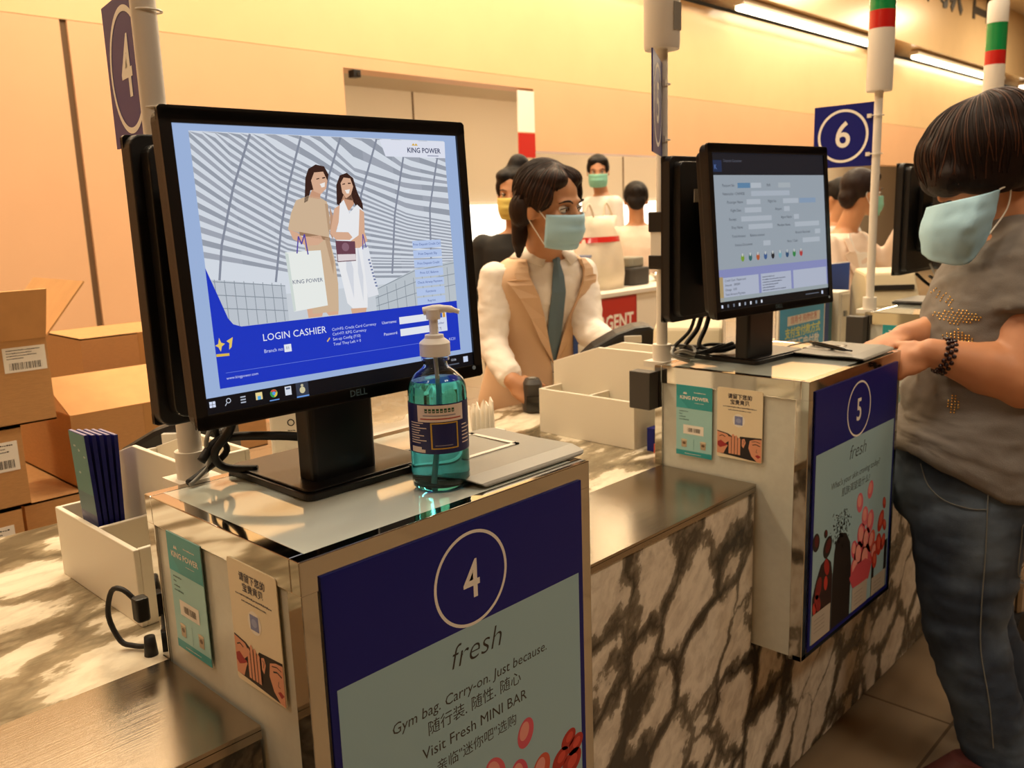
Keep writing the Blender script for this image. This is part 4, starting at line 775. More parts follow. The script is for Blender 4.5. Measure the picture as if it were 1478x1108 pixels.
tag(MB().rbox(2.74, 2.96, .43, .60, -h1, -.102, .01).build('printer_stand', 'white_paint', bevel=.003), 'white stand carrying the cream printer at station six', 'stand')
tag(MB().rbox(1.43, 1.55, .42, .58, -h1, -.137, .01).build('printer_stand', 'white_paint', bevel=.003), 'white stand carrying the cream printer at station five', 'stand')
t = thing('card_reader', 'white domed card reader on a dark base behind station six organizer', 'reader', (2.56, .60, -h1)); MB().rbox(2.49, 2.62, .62, .78, -h1, -.01, .02).build('dark_base', 'black_plastic', t, bevel=.006); MB().loft([(V((2.555, .66, z)), V((r, 0, 0)), V((0, r*.8, 0))) for z, r in ((-.01, .06), (.02, .068), (.045, .06), (.06, .03))], 24).build('white_hood', 'white_plastic', t, smooth='auto')
t = thing('blue_folder', 'blue folder standing upright behind the white reader at station six', 'folder', (2.83, .70, -h1), rad(-8)); MB().box(-.10, .08, -.006, .006, 0, .33).build('cover', mat('folder_blue', '23479c', .5), t, True); MB().box(-.098, .078, -.003, .003, .001, .333).build('pages', 'paper', t, True)
t = thing('exchange_sign', 'sky blue counter card with yellow Chinese lettering between stations five and six', 'sign', (2.25, .57, -h1))
MB().box(2.08, 2.41, .552, .560, -h1, .022).build('board', 'white_plastic', t); d = Decal((2.08, .5515, -h1), (1, 0, 0), (0, 0, 1)); B_ = mat('sign_sky', '3d9cc8', .4)
d.rect(8, 6, 322, 240, B_, 1); d.rect(60, 178, 290, 208, ink('e6dccc'), 2); d.text(175, 193, '信用卡 购物优惠', 26, ink('b8402c'), 3); d.text(170, 152, '支付宝付款方式', 36, ink('dfe070'), 2, bold=.02); d.text(170, 112, '汇聚汇电付款', 40, 'paper', 2, bold=.02); d.scribble(60, 60, 220, 10, 'paper', 2); d.scribble(60, 36, 180, 8, 'paper', 2, seed=4); d.build('print', t)
t = thing('leaflet_holder', 'navy and teal boxed leaflet holder beside the sky blue counter card', 'holder', (2.46, .60, -h1)); MB().box(2.42, 2.46, .56, .66, -h1, .030).build('navy_side', mat('folder_navy', '1c3f86', .45), t); MB().box(2.46, 2.485, .56, .66, -h1, .034).build('teal_side', mat('folder_teal', '0e5a68', .45), t)
t = thing('drawer_unit', 'cream drawer unit between the leaflet holder and pedestal six', 'cabinet', (2.66, .72, -h1)); MB().box(2.63, 2.72, .60, .82, -h1, .02).build('shell', 'white_paint', t, bevel=.003); MB().box(2.642, 2.712, .595, .60, -.20, .01).build('front', 'white_plastic', t); MB().rbox(2.66, 2.68, .588, .596, -.07, -.05, .004).build('knob', 'pad_grey', t)
# cables and clutter under the customer's mask, on pedestal six
cable('monitor_cable', 'black cable crossing at the foot of the station six monitor', [(2.52, .30, .10), (2.60, .27, .05), (2.68, .20, .02), (2.74, .26, .03)], .005)
cable('monitor_cable', 'black cable crossing the other way at the station six monitor foot', [(2.70, .32, .08), (2.66, .26, .05), (2.60, .20, .02), (2.56, .14, .01)], .005)
cable('white_cable', 'white cable drooping from the station six monitor', [(2.58, .28, .13), (2.60, .25, .06), (2.64, .22, .02), (2.72, .20, .006)], .004, 'white_plastic')
# luggage trolley at the lower right
t = thing('luggage_trolley', 'dark wheeled wire trolley at the lower right behind the customer legs', 'trolley', (2.55, -.29, -H), 0)
m = MB()
for k in range(9): m.tube([(-.25, -.2+.05*k, .22), (.25, -.2+.05*k, .22)], .005, 8)
for z in (.22, .38, .54): m.tube([(-.25, -.2, z), (.25, -.2, z), (.25, .2, z), (-.25, .2, z), (-.25, -.2, z)], .008, 8, sm=1)
for k in range(6): m.tube([(-.25+.1*k, -.2, .22), (-.25+.1*k, -.2, .54)], .004, 8).tube([(-.25+.1*k, .2, .22), (-.25+.1*k, .2, .54)], .004, 8)
m.build('wire_basket', 'chrome', t, True)
MB().tube([(-.24, -.2, .22), (-.30, -.2, .95), (-.32, -.15, 1.0), (-.32, .15, 1.0), (-.30, .2, .95), (-.24, .2, .22)], .012, 10).build('handle', 'black_plastic', t, True, smooth=True)
for a in (-.22, .22):
    for b_ in (-.18, .18): MB().cone((a, b_-.015, .06), (a, b_+.015, .06), .06, .06, 24).build('wheel', 'rubber', t, True); MB().tube([(a, b_, .06), (a, b_, .22)], .01, 8).build('fork', 'steel', t, True)

# ------------------------------------------------------------------ people
UP = V((0, 0, 1))
def fuse(mb, vox, sm=6, folds=0, fs=18, flat=(1, 1, 1), adj=None):
    me = bpy.data.meshes.new('f'); me.from_pydata([tuple(v) for v in mb.v], [], mb.f); o = bpy.data.objects.new('f', me); S.collection.objects.link(o)
    r = o.modifiers.new('r', 'REMESH'); r.mode = 'VOXEL'; r.voxel_size = vox
    if sm: s = o.modifiers.new('s', 'SMOOTH'); s.iterations = sm; s.factor = .5
    bpy.context.view_layer.update(); e = bpy.data.meshes.new_from_object(o.evaluated_get(bpy.context.evaluated_depsgraph_get())); e.update()
    out = MB(); out.f = [tuple(p.vertices) for p in e.polygons]; out.m = [0]*len(out.f); nr = [V(v.normal) for v in e.vertices]
    out.v = [V(v.co) for v in e.vertices]
    if folds:
        for v, n in zip(out.v, nr): q = V((v.x*flat[0], v.y*flat[1], v.z*flat[2])); v += n*(folds*(1.2*noise.noise(q*fs) + .5*noise.noise(q*fs*2.6)))
    if adj: adj(out.v)
    bpy.data.objects.remove(o); bpy.data.meshes.remove(me); bpy.data.meshes.remove(e); return out
def frame(fd, roll=0):
    f = V(fd).normalized(); l = UP.cross(f).normalized(); u = f.cross(l); 
    if roll: Rm = Matrix.Rotation(roll, 3, f); l = Rm @ l; u = Rm @ u
    return l, f, u
def head_prims(mb, c, F, s=1.0, neck=None):
    l, f, u = F; c = V(c); P = lambda a, b, z: c + (l*a + f*b + u*z)*s; A = (l, f, u); r = lambda *q: tuple(x*s for x in q)
    mb.ell(P(0, -.012, .032), r(.074, .093, .084), A, n=28, k=20); mb.ell(P(0, .024, -.018), r(.060, .066, .082), A, n=24, k=16)
    mb.ell(P(0, .040, -.072), r(.040, .044, .034), A); mb.ell(P(0, .058, -.094), r(.022, .022, .018), A)
    mb.cap(P(0, .084, .012), P(0, .104, -.026), .0075*s, .012*s); mb.ell(P(0, .094, -.030), r(.016, .012, .009), A)
    mb.ell(P(0, .076, -.060), r(.024, .018, .010), A); mb.ell(P(0, .070, .022), r(.052, .020, .012), A)
    for q in (-1, 1): mb.ell(P(.040*q, .062, -.022), r(.022, .022, .022), A); mb.ell(P(.078*q, -.004, -.008), r(.009, .019, .031), A, n=12, k=8); mb.ell(P(.073*q, .002, -.012), r(.012, .014, .022), A, n=12, k=8)
    if neck: mb.cap(P(0, -.018, -.055), neck, .052*s, .056*s)
def sockets(c, F, s=1.0):
    l, f, u = F; c = V(c)
    def adj(vs):
        for q in (-1, 1):
            e = c + (l*.032*q + f*.088 + u*.004)*s
            for v in vs:
                d = (v-e).length
                if d < .04*s: v -= f*(.010*s*math.exp(-(d/(.014*s))**2))
    return adj
def face_details(t, c, F, s=1.0, skin='skin_warm', brow='hair_cash', mask='mask_blue', far=False):
    l, f, u = F; c = V(c); P = lambda a, b, z: c + (l*a + f*b + u*z)*s
    for q in (-1, 1):
        e = MB().ell(P(.032*q, .071, .003), .0125*s, F, n=16, k=12); ob = e.build('eye', 'eye_white', t, smooth=True)
        MB().ell(P(.0325*q + .002, .0795, .0025), (.0058*s, .0045*s, .0058*s), F, n=14, k=8).build('iris', 'eye_dark', t, smooth=True)
        MB().tube([P(.018*q, .082, .001), P(.026*q, .0865, .0085), P(.037*q, .084, .009), P(.047*q, .074, .003)], .0017*s, 6).build('eyelashes', 'eye_dark', t, smooth=True)
        MB().tube([P(.015*q, .0915, .021), P(.028*q, .0925, .027), P(.040*q, .086, .027), P(.052*q, .072, .020)], [.0022*s, .0034*s, .003*s, .0016*s], 6).build('eyebrow', brow, t, smooth=True)
    mask_on(t, c, F, s, mask)
def mask_on(t, c, F, s, m):
    l, f, u = F; c = V(c); na, nb = 20, 14; mb = MB(); vs = []
    for j in range(nb+1):
        b = -1 + 2*j/nb; z = -.058 + .046*b
        for i in range(na+1):
            a = -1 + 2*i/na; th = a*rad(72)
            w_ = .071 - .010*max(0, -b)**2; dep = .076 + .020*max(0, 1 - abs(b)*.9) * (1 - a*a) + .013*(b > 0)*(1-abs(a))*b
            ple = .0018*sin(b*11)*(1-a*a)
            fy = .022 + (dep + ple)*cos(th) + (.004 if b < -.8 else 0) - .010*max(0, -b)**2
            vs.append(c + (l*(w_*sin(th)/sin(rad(72))) + f*fy + u*(z + .004*(1-a*a)*b))*s)
    n = na+1; mb.add(vs, [(j*n+i, j*n+i+1, (j+1)*n+i+1, (j+1)*n+i) for j in range(nb) for i in range(na)])
    o = mb.build('face_mask', m, t, smooth=True, solid=.0025*s)
    for q in (-1, 1):
        e = [vs[(na if q > 0 else 0) + n*int(nb*.92)], c + (l*.080*q + f*-.002 + u*.016)*s, c + (l*.083*q + f*-.022 + u*-.005)*s, c + (l*.078*q + f*-.006 + u*-.036)*s, vs[(na if q > 0 else 0) + n*int(nb*.1)]]
        MB().tube(e, .0016*s, 6).build('ear_loop', 'white_plastic', o)
def hand_prims(mb, w_, d, n, curl=.5, side=1, s=1.0, spread=.0, thumb=None):
    d = V(d).normalized(); n = V(n); n = (n - d*n.dot(d)).normalized(); x = d.cross(n)*side; w_ = V(w_)
    mb.ell(w_ + d*.045*s, (.040*s, .052*s, .015*s), (x, d, n), n=18, k=12); mb.cap(w_, w_+d*.03*s, .026*s, .024*s)
    for i, (ln, off) in enumerate(((.068, -.030), (.078, -.010), (.073, .010), (.058, .029))):
        p = w_ + d*(.083 - .006*(i == 3))*s + x*off*s - n*-.002; a = curl*.5 + .06*i; dd = d + x*spread*(i-1.5)
        r = .0088*s
        for k, fr in enumerate((.45, .32, .25)):
            q = p + (dd*cos(a) + n*sin(a)).normalized()*ln*fr*s; mb.cap(p, q, r, r*.93); p = q; a += curl*(.9 if k == 0 else .7); r *= .93
    tb = w_ + d*.022*s - x*.030*s; td = thumb or (d*.75 - x*.55 + n*.35); td = V(td).normalized(); q = tb + td*.036*s; mb.cap(tb, q, .0125*s, .0105*s); mb.cap(q, q + (td + d*.4 + n*.25).normalized()*.030*s, .0103*s, .0088*s)
def strands(m, c, crown, n, r, dark, light, t, lim=(.25, 2.2), name='hair_strands', skip=None):
    from mathutils.bvhtree import BVHTree
    bv = BVHTree.FromPolygons(m.v, m.f); c = V(c); ax = V(crown).normalized(); u, w_ = basis(ax); out = MB(); Rn = random.Random(7)
    for i in range(n):
        az = 2*pi*i/n + Rn.uniform(-.02, .02); p = []; ph = Rn.uniform(-.1, .1); a1 = lim[1]*Rn.uniform(.8, 1)
        for k in range(11):
            a = lim[0]*Rn.uniform(.6, 1) if k == 0 else lim[0] + (a1-lim[0])*k/10; z = az + ph*sin(a*2)
            d = ax*cos(a) + (u*cos(z) + w_*sin(z))*sin(a); h = bv.ray_cast(c + d*.4, -d)
            if h[0] is None: break
            if skip and skip(h[0]): break
            p.append(h[0] + d*.0006)
        if len(p) > 3: out.tube(p, r, 5, 1 if Rn.random() < .3 else 0, 2)
    out.build(name, [dark, light], t, smooth=True)
def rings_of(R, l, f, off=0):
    return [(V(c), l*(a+off), f*(b+off)) for c, a, b in R]
def surf_pt(R, l, f, th, h, off=0):    # point on a lofted torso: th angle (90 deg = front), h = ring coordinate
    i = min(int(h), len(R)-2); t = h - i; c = V(R[i][0])*(1-t) + V(R[i+1][0])*t; a = R[i][1]*(1-t)+R[i+1][1]*t+off; b = R[i][2]*(1-t)+R[i+1][2]*t+off
    ct, st = cos(th), sin(th); return c + l*a*(abs(ct)**.85*(1 if ct > 0 else -1)) + f*b*(abs(st)**.85*(1 if st > 0 else -1))

# ---- first cashier -----------------------------------------------------------
def cashier_one():
    t = thing('person', 'woman in beige waistcoat and blue face mask holding a hand scanner behind the marble counter', 'person', (1.64, 1.17, -H))
    tf = V((-.30, -.95, 0)).normalized(); l = UP.cross(tf)
    HC = V((1.515, .990, .352)); HF = frame((.06, -.985, -.16), rad(3)); nb = V((1.595, 1.085, .215))
    R = [((1.64, 1.19, -.38), .175, .125), ((1.635, 1.18, -.25), .170, .120), ((1.625, 1.165, -.12), .135, .098), ((1.615, 1.15, -.01), .145, .105), ((1.607, 1.13, .07), .158, .114), ((1.60, 1.115, .125), .165, .105), ((1.597, 1.105, .165), .150, .088), ((1.595, 1.095, .195), .105, .070), ((1.595, 1.088, .215), .062, .056)]
    sR = V((1.597, 1.105, .140)) - l*.160; sL = V((1.597, 1.105, .140)) + l*.150
    eR, wR = V((1.402, 1.135, -.055)), V((1.338, .992, -.140)); eL, wL = V((1.640, .950, -.03)), V((1.555, .80, -.045))
    hd = (V((1.352, .945, -.172)) - wR).normalized()
    b = MB(); head_prims(b, HC, HF, 1.03, nb - V((0, 0, .02))); b.loft(rings_of(R, l, tf), 28)
    for a, e, w_ in ((sR, eR, wR), (sL, eL, wL)): b.cap(a, e, .048, .040); b.cap(e, w_, .038, .025)
    hand_prims(b, wR, hd, V((.55, .15, -.8)), .75, -1, .98); hand_prims(b, wL, (-.35, -.9, -.1), (0, 0, -1), .4, -1, .95)
    for q in (-1, 1):
        hp = V((1.64, 1.19, -.42)) + l*.085*q; kn = hp + V((0, 0, -.24)) + tf*.02; an = V((hp.x, hp.y, -.93)); b.cap(hp, kn, .08, .055); b.cap(kn, an, .052, .036); b.cap(an, an + tf*.14 + V((0, 0, -.03)), .035, .03)
    fuse(b, .0062, 5, adj=sockets(HC, HF, 1.03)).build('body', 'skin_warm', t, smooth=True)
    face_details(t, HC, HF, 1.03)
    # white shirt: torso, full sleeves, cuffs, collar
    s_ = MB(); s_.loft(rings_of(R[1:8], l, tf, .007), 28)
    for a, e, w_, k in ((sR, eR, wR, 1), (sL, eL, wL, 0)): s_.ell(a, .054); s_.cap(a, e, .053, .048); s_.cap(e, e+(w_-e)*.78, .048, .040); s_.cone(e+(w_-e)*.6, e+(w_-e)*.93, .040, .037, 24)
    fuse(s_, .0075, 6, .0038, 20, (1, 1, 1.9)).build('shirt', mat('shirt_white', 'f3e9dc', .7), t, smooth=True)
    for sg in (-1, 1):     # shirt collar
        c = MB(); top = [surf_pt(R, l, tf, rad(90 - sg*a), 7.9, .006) + V((0, 0, .018 - .00020*max(0, 60-a))) for a in (12, 40, 70, 110, 150, 180)]; bot = [surf_pt(R, l, tf, rad(90 - sg*a), h, .014) for a, h in ((16, 6.35), (42, 6.9), (70, 7.3), (110, 7.3), (150, 7.3), (180, 7.3))]
        c.add(top + bot, [(i, i+1, 7+i, 6+i) for i in range(5)]); c.build('collar', 'shirt_white', t, solid=.003, smooth=True)
    # tie
    c = MB(); pts = []
    for h, w_ in ((7.3, .010), (6.9, .014), (6.6, .011), (5.5, .020), (4.5, .024), (3.4, .026), (2.6, .024), (2.0, .016)):
        p = surf_pt(R, l, tf, rad(90), h, .012); pts += [p - l*w_, p + tf*.004, p + l*w_]
    c.add(pts, [(3*i+j, 3*i+j+1, 3*i+j+4, 3*i+j+3) for i in range(7) for j in (0, 1)]).build('neck_tie', mat('tie_blue', '5e7480', .6), t, solid=.003)
    # waistcoat with deep V and lapels
    vm = mat('vest_beige', 'dcb894', .75, bump=.15, bscale=400); n = 30; vs = []; hs = [.6, 1.0, 1.4, 1.8, 2.2, 2.6, 3.0, 3.5, 4.0, 4.5, 5.0, 5.5, 6.0, 6.4, 6.8, 7.15]
    def opening(h): return rad(2 + 40*max(0, (h-1.9)/5.2)**1.0) if h < 6.4 else rad(2 + 40*((6.4-1.9)/5.2) + (h-6.4)*16)
    for sg in (-1, 1):
        mb = MB(); vs = []
        for h in hs:
            o_ = opening(h)
            for i in range(n+1): th = rad(90) - sg*(o_ + (pi - o_)*i/n); vs.append(surf_pt(R, l, tf, th, h, .017 if h < 5.6 else .014))
        fs = [(j*(n+1)+i, j*(n+1)+i+1, (j+1)*(n+1)+i+1, (j+1)*(n+1)+i) for j in range(len(hs)-1) for i in range(n)]
        for v in vs: v += tf*(.0025*noise.noise(v*16))
        mb.add(vs, fs).build('waistcoat_front', vm, t, smooth=True, solid=.005)
        lp = MB(); q = []
        for h, wd in ((1.95, .3), (2.6, 9), (3.4, 15), (4.3, 21), (5.0, 26), (5.35, 30), (5.45, 16), (5.9, 17), (6.4, 16), (6.9, 14)):
            o_ = opening(h) - rad(1.5); q += [surf_pt(R, l, tf, rad(90) - sg*o_, h, .022), surf_pt(R, l, tf, rad(90) - sg*(o_+rad(wd)), h, .0265)]
        lp.add(q, [(2*i, 2*i+1, 2*i+3, 2*i+2) for i in range(9)]).build('lapel', vm, t, solid=.004)
        q = [surf_pt(R, l, tf, rad(90) - sg*rad(a), 1.75+.1*sin(a*.1), .024) for a in (34, 46, 58, 68)]; MB().tube(q, .003, 6).build('pocket_welt', vm, t)
    MB().lathe([(.0, 0), (.008, .001), (.008, .003), (0, .004)], tuple(surf_pt(R, l, tf, rad(90), 1.7, .021)), 14).build('button', 'dark_grey', t)
    # round badge and hanging card
    bp = surf_pt(R, l, tf, rad(90-36), 3.9, .034); mb = MB().cone(bp, bp + (tf*.8+l*.5)*.006, .015, .014, 24); mb.cone(bp + (tf*.8+l*.5)*.006, bp + (tf*.8+l*.5)*.0075, .0075, .0075, 20, 1); mb.build('round_badge', ['white_plastic', 'black_gloss'], t)
    cp = surf_pt(R, l, tf, rad(90-30), 2.35, .036); MB().tube([bp, cp + V((0, 0, .04))], .0015, 6).build('badge_cord', 'dark_grey', t)
    MB().obox(cp - V((0, 0, .008)), (.056, .003, .088), l, tf, UP).build('name_card', mat('badge_blue', '2a4c9a', .4), t); MB().obox(cp - V((0, 0, .012)) + tf*.002, (.024, .002, .036), l, tf, UP).build('card_photo', 'paper', t); MB().obox(cp - V((0, 0, .042)) + tf*.002, (.056, .002, .016), l, tf, UP).build('card_stripe', 'mask_green', t)
    # skirt and shoes
    k = MB(); k.loft([(V((1.64, 1.19, z)), l*a, tf*b_) for z, a, b_ in ((-.60, .16, .125), (-.5, .18, .135), (-.38, .183, .135), (-.25, .172, .124))], 28); k.build('skirt', vm, t, smooth=True)
    for q in (-1, 1): an = V((1.64, 1.19, -.965)) + l*.085*q; MB().ell(an + tf*.06, (.042, .12, .035), (l, tf, UP)).build('shoe', 'black_plastic', t, smooth=True)
    # hair: centre-parted, pulled back behind the ears with a tail on the shoulder
    L_, F_, U_ = HF; P = lambda a, b_, z: HC + (L_*a + F_*b_ + U_*z)*1.03; A = HF; h = MB()
    h.ell(P(0, -.026, .042), (.087, .096, .092), A, n=28, k=18); h.ell(P(.034, .014, .078), (.050, .062, .036), A, n=24, k=16); h.ell(P(-.034, .014, .078), (.050, .062, .036), A, n=24, k=16)
    for q in (-1, 1): h.ell(P(.068*q, .006, .036), (.024, .058, .050), A); h.ell(P(.070*q, -.045, -.012), (.026, .046, .050), A)
    h.ell(P(0, -.075, -.03), (.060, .04, .07), A); h.cap(P(-.040, -.070, -.04), P(-.058, -.055, -.105), .030, .022); h.cap(P(-.058, -.055, -.105), P(-.054, -.058, -.145), .022, .010)
    hm = fuse(h, .005, 10, .0008, 60, (1, 1, .25)); hm.build('hair', 'hair_cash', t, smooth=True)
    strands(hm, P(0, -.02, .03), U_ + F_*.35, 110, .0011, 'hair_cash', 'hair_light', t, (.1, 1.9))
cashier_one()

# ---- customer ----------------------------------------------------------------
def customer():
    t = thing('person', 'customer with bobbed dark hair, grey t-shirt and blue jeans leaning on pedestal five', 'person', (1.78, -.12, -H))
    tf = V((-.50, .866, 0)).normalized(); l = UP.cross(tf)
    HC = V((1.905, -.035, .418)); HF = frame((-.50, .70, -.62))
    R = [((1.775, -.105, -.42), .165, .150), ((1.79, -.100, -.335), .185, .160), ((1.803, -.094, -.236), .182, .150), ((1.833, -.092, -.128), .168, .140), ((1.862, -.092, -.021), .165, .130), ((1.890, -.094, .068), .170, .128), ((1.918, -.098, .140), .180, .115), ((1.940, -.102, .190), .165, .095), ((1.955, -.106, .228), .120, .075), ((1.965, -.108, .262), .066, .062)]
    sL, eL, wL = V((1.845, -.185, .160)), V((1.735, -.205, -.065)), V((1.632, -.050, -.006)); sR, eR, wR = V((2.04, -.030, .165)), V((1.912, -.010, -.010)), V((1.715, .040, .012))
    hL, kL, aL = V((1.703, -.130, -.40)), V((1.622, -.160, -.64)), V((1.562, -.285, -.925)); hR, kR, aR = V((1.850, -.075, -.40)), V((1.80, -.130, -.67)), V((1.775, -.255, -.925))
    b = MB(); head_prims(b, HC, HF, 1.0, V((1.965, -.108, .24))); b.loft(rings_of(R, l, tf), 28)
    for a, e, w_ in ((sL, eL, wL), (sR, eR, wR)): b.cap(a, e, .068, .072); b.cap(e, e+(w_-e)*.35, .068, .062); b.cap(e+(w_-e)*.35, w_, .060, .032)
    hand_prims(b, wL, (-.45, .80, -.40), (.55, .30, -.5), .85, 1, 1.0); hand_prims(b, wR, (-.93, .30, -.10), (0, 0, -1), .35, 1, 1.0)
    for hp, kn, an in ((hL, kL, aL), (hR, kR, aR)): b.cap(hp, kn, .095, .06); b.cap(kn, an, .055, .04); b.cap(an, an + (tf if an is aL else V((.6, .8, 0)))*.13 + V((0, 0, -.035)), .036, .03)
    l0, t0 = l, tf
    fuse(b, .0062, 5).build('body', mat('skin_rosy', 'cf9169', .5, sss=.08, var=.03, bscale=25), t, smooth=True)
    # grey t-shirt
    s_ = MB(); s_.loft(rings_of(R[1:9], l, tf, .014), 30); s_.loft([(V((1.79, -.100, -.325)), l*.205, tf*.185), (V((1.803, -.094, -.236)), l*.20, tf*.172)], 30)
    s_.ell(V((1.845, -.055, .045)) + l*.06, (.080, .075, .075), (l, tf, UP)); s_.ell(V((1.875, -.025, .045)) - l*.05, (.080, .075, .075), (l, tf, UP)); s_.ell(V((1.80, -.045, -.15)), (.14, .115, .10), (l, tf, UP))
    for a, e in ((sL, eL), (sR, eR)): s_.ell(a - V((0, 0, .0)), .092); s_.cone(a + (a-e)*.05, a + (e-a)*.50, .092, .100, 28)
    s_.cap(V((1.955, -.105, .235)) + l*.02, sL + V((0, 0, .03)), .062, .066); s_.cap(V((1.955, -.105, .235)) - l*.02, sR + V((0, 0, .03)), .062, .066)
    sh = fuse(s_, .0075, 5, .0060, 11, (1, 1, 2.4))
    for v in sh.v:          # the hem rides up over the belly
        if v.z < -.16: v.z += .085*min(1, max(0, ((v - V((1.795, -.10, 0))).dot(tf) + .03)/.17))*min(1, (-.16 - v.z)/.15)
    sh.build('t_shirt', mat('grey_jersey', '726b64', .85, bump=.3, bscale=500, var=.04), t, smooth=True)
    # gold studs sewn on the shirt: lozenges on the bust and above the hem
    import bisect
    from mathutils.bvhtree import BVHTree
    bv = BVHTree.FromPolygons(sh.v, sh.f); g = MB(); cp = V((-.43667, -.72913, .33424)); side = l
    def studs(c, n, m, sl, st=.0075):
        for i in range(n):
            for j in range(m):
                a = (i-(n-1)/2); b_ = (j-(m-1)/2)
                if abs(a)/(n/2) + abs(b_)/(m/2) > 1.05: continue
                q = V(c) + tf*(a*st) + UP*(b_*st) + tf*b_*sl*st
                hit = bv.ray_cast(q + l*.4, -l)
                if hit[0] is not None: g.ell(hit[0] + hit[1]*.0008, .0023, n=8, k=5)
    K = lambda a, z: V((1.87, -.06, z)) + tf*a
    studs(K(.082, .108), 5, 9, .5, .0062); studs(K(.060, .066), 15, 6, -.5, .0062); studs(K(.062, .018), 9, 8, 0, .0062); studs(K(.075, -.125), 4, 9, -.1, .0062)
    g.build('gold_studs', mat('gold', 'd9b160', .25, 1), t, smooth=True)['kind'] = 'stuff'
    # jeans
    def denim():
        m = mat('denim', '2e3d52', .8, bump=.3, bscale=700); nt = m.node_tree; b_ = nt.nodes['Principled BSDF']; n_ = nt.nodes.new('ShaderNodeTexNoise'); n_.inputs['Scale'].default_value = 5; n_.inputs['Detail'].default_value = 5
        tc = nt.nodes.new('ShaderNodeTexCoord'); nt.links.new(tc.outputs['Object'], n_.inputs['Vector']); r = nt.nodes.new('ShaderNodeValToRGB'); r.color_ramp.elements[0].position = .42; r.color_ramp.elements[0].color = lin('1c2838'); r.color_ramp.elements[1].position = .66; r.color_ramp.elements[1].color = lin('4d5966')
        nt.links.new(n_.outputs['Fac'], r.inputs[0]); nt.links.new(r.outputs[0], b_.inputs['Base Color']); return m
    dn = denim(); j = MB(); JR = [((1.770, -.108, -.42), .165, .152), ((1.79, -.100, -.335), .190, .168), ((1.805, -.096, -.255), .185, .157), ((1.812, -.094, -.215), .178, .150)]
    j.loft(rings_of(JR, l, tf, .006), 30); bt = V((1.83, -.165, -.36)); j.ell(bt + l*.06, (.10, .11, .12), (l, tf, UP)); j.ell(bt - l*.07 + V((.02, .03, 0)), (.10, .11, .12), (l, tf, UP))
    for hp, kn, an in ((hL, kL, aL), (hR, kR, aR)): j.cap(hp, hp + (kn-hp)*.5, .128, .112); j.cap(hp + (kn-hp)*.5, kn, .112, .088); j.cap(kn, kn + (an-kn)*.5, .086, .078); j.cone(kn + (an-kn)*.5, an - V((0, 0, .03)), .078, .066, 28)
    jm = fuse(j, .0085, 6, .0055, 9, (1, 1, 3.0)); jm.build('jeans', dn, t, smooth=True)
    jb = BVHTree.FromPolygons(jm.v, jm.f); th = mat('stitching', '6a6a62', .7)
    def on(px):   # trace a seam given as (front-back, height) offsets, seen on the left hip
        out = []
        for a, z in px:
            q = V((1.77, -.12, z)) + tf*a; hit = jb.ray_cast(q + l*.5 , -l)
            if hit[0] is not None: out.append(hit[0] + hit[1]*.003)
        return out
    for nm, pts in (('side_seam', [(.01, -.25), (.015, -.35), (.02, -.45), (.025, -.55), (.025, -.65), (.01, -.75), (.0, -.85)]), ('pocket_seam', [(.135, -.27), (.125, -.31), (.095, -.335), (.05, -.345), (.015, -.345)]), ('yoke_seam', [(.012, -.285), (-.04, -.295), (-.09, -.305), (-.14, -.315)]), ('back_pocket', [(-.15, -.385), (-.07, -.378), (-.062, -.42), (-.058, -.49), (-.075, -.515), (-.15, -.525)])):
        q = on(pts)
        if len(q) > 1: MB().tube(q, .0013, 6, sm=4).build(nm, th, t)
    for q, an in ((1, aL), (-1, aR)):
        l, tf = (l0, t0) if q > 0 else (UP.cross(V((.6, .8, 0))), V((.6, .8, 0)))
        MB().loft([(an + tf*.055 + V((0, 0, z)), l*a, tf*b_) for z, a, b_ in ((-.075, .050, .135), (-.055, .052, .137), (-.03, .046, .125), (.0, .040, .09), (.025, .036, .06))], 24).build('shoe', mat('shoe_red', '4e2420', .5), t, smooth='auto')
    l, tf = l0, t0
    # bracelet of dark beads on the left wrist
    d = (wL - eL).normalized(); c = wL - d*.030; u1, u2 = basis(d)
    g = MB()
    for row in (-1, 0, 1):
        for k in range(16): a = 2*pi*(k + .5*(row % 2))/16; g.ell(c + d*.0085*row + (u1*cos(a) + u2*sin(a))*.0385, .0056, n=10, k=6)
    g.build('bead_bracelet', mat('dark_beads', '2a1216', .2), t, smooth=True)
    # bobbed hair
    h = MB(); A = frame((-.50, .86, -.12)); HX, HFv, HU = A; C = V((1.918, -.050, .452))
    P = lambda a, f_, u_: C + HX*a + HFv*f_ + HU*u_
    h.ell(P(0, .0, .004), (.122, .142, .118), A, n=28, k=18); h.ell(P(0, .045, -.03), (.105, .085, .075), A); h.ell(P(.03, .09, -.055), (.080, .052, .050), A); h.ell(P(-.03, .09, -.055), (.080, .052, .050), A); h.ell(P(0, .105, -.01), (.09, .05, .07), A)
    h.ell(P(0, -.055, -.035), (.112, .085, .085), A); h.ell(P(.065, .0, -.06), (.045, .095, .052), A); h.ell(P(-.065, .0, -.06), (.045, .095, .052), A); h.ell(P(.02, -.03, .06), (.085, .09, .072), A)
    hm = fuse(h, .0065, 14, .0015, 30, (1, 1, .3)); hm.build('hair', 'hair_brown', t, smooth=True)
    strands(hm, C, HU, 150, .0014, 'hair_brown', 'hair_light', t, (.05, 2.15))
    # loose pale blue mask hanging off the ear
    G = [[(1.838, -.112, .352), (1.762, -.092, .340), (1.740, -.030, .326), (1.790, .030, .316)], [(1.822, -.110, .300), (1.722, -.090, .268), (1.738, -.005, .262), (1.795, .045, .262)], [(1.832, -.098, .250), (1.764, -.074, .186), (1.764, .000, .190), (1.805, .04, .205)]]
    na, nb_ = 24, 20; vs = []
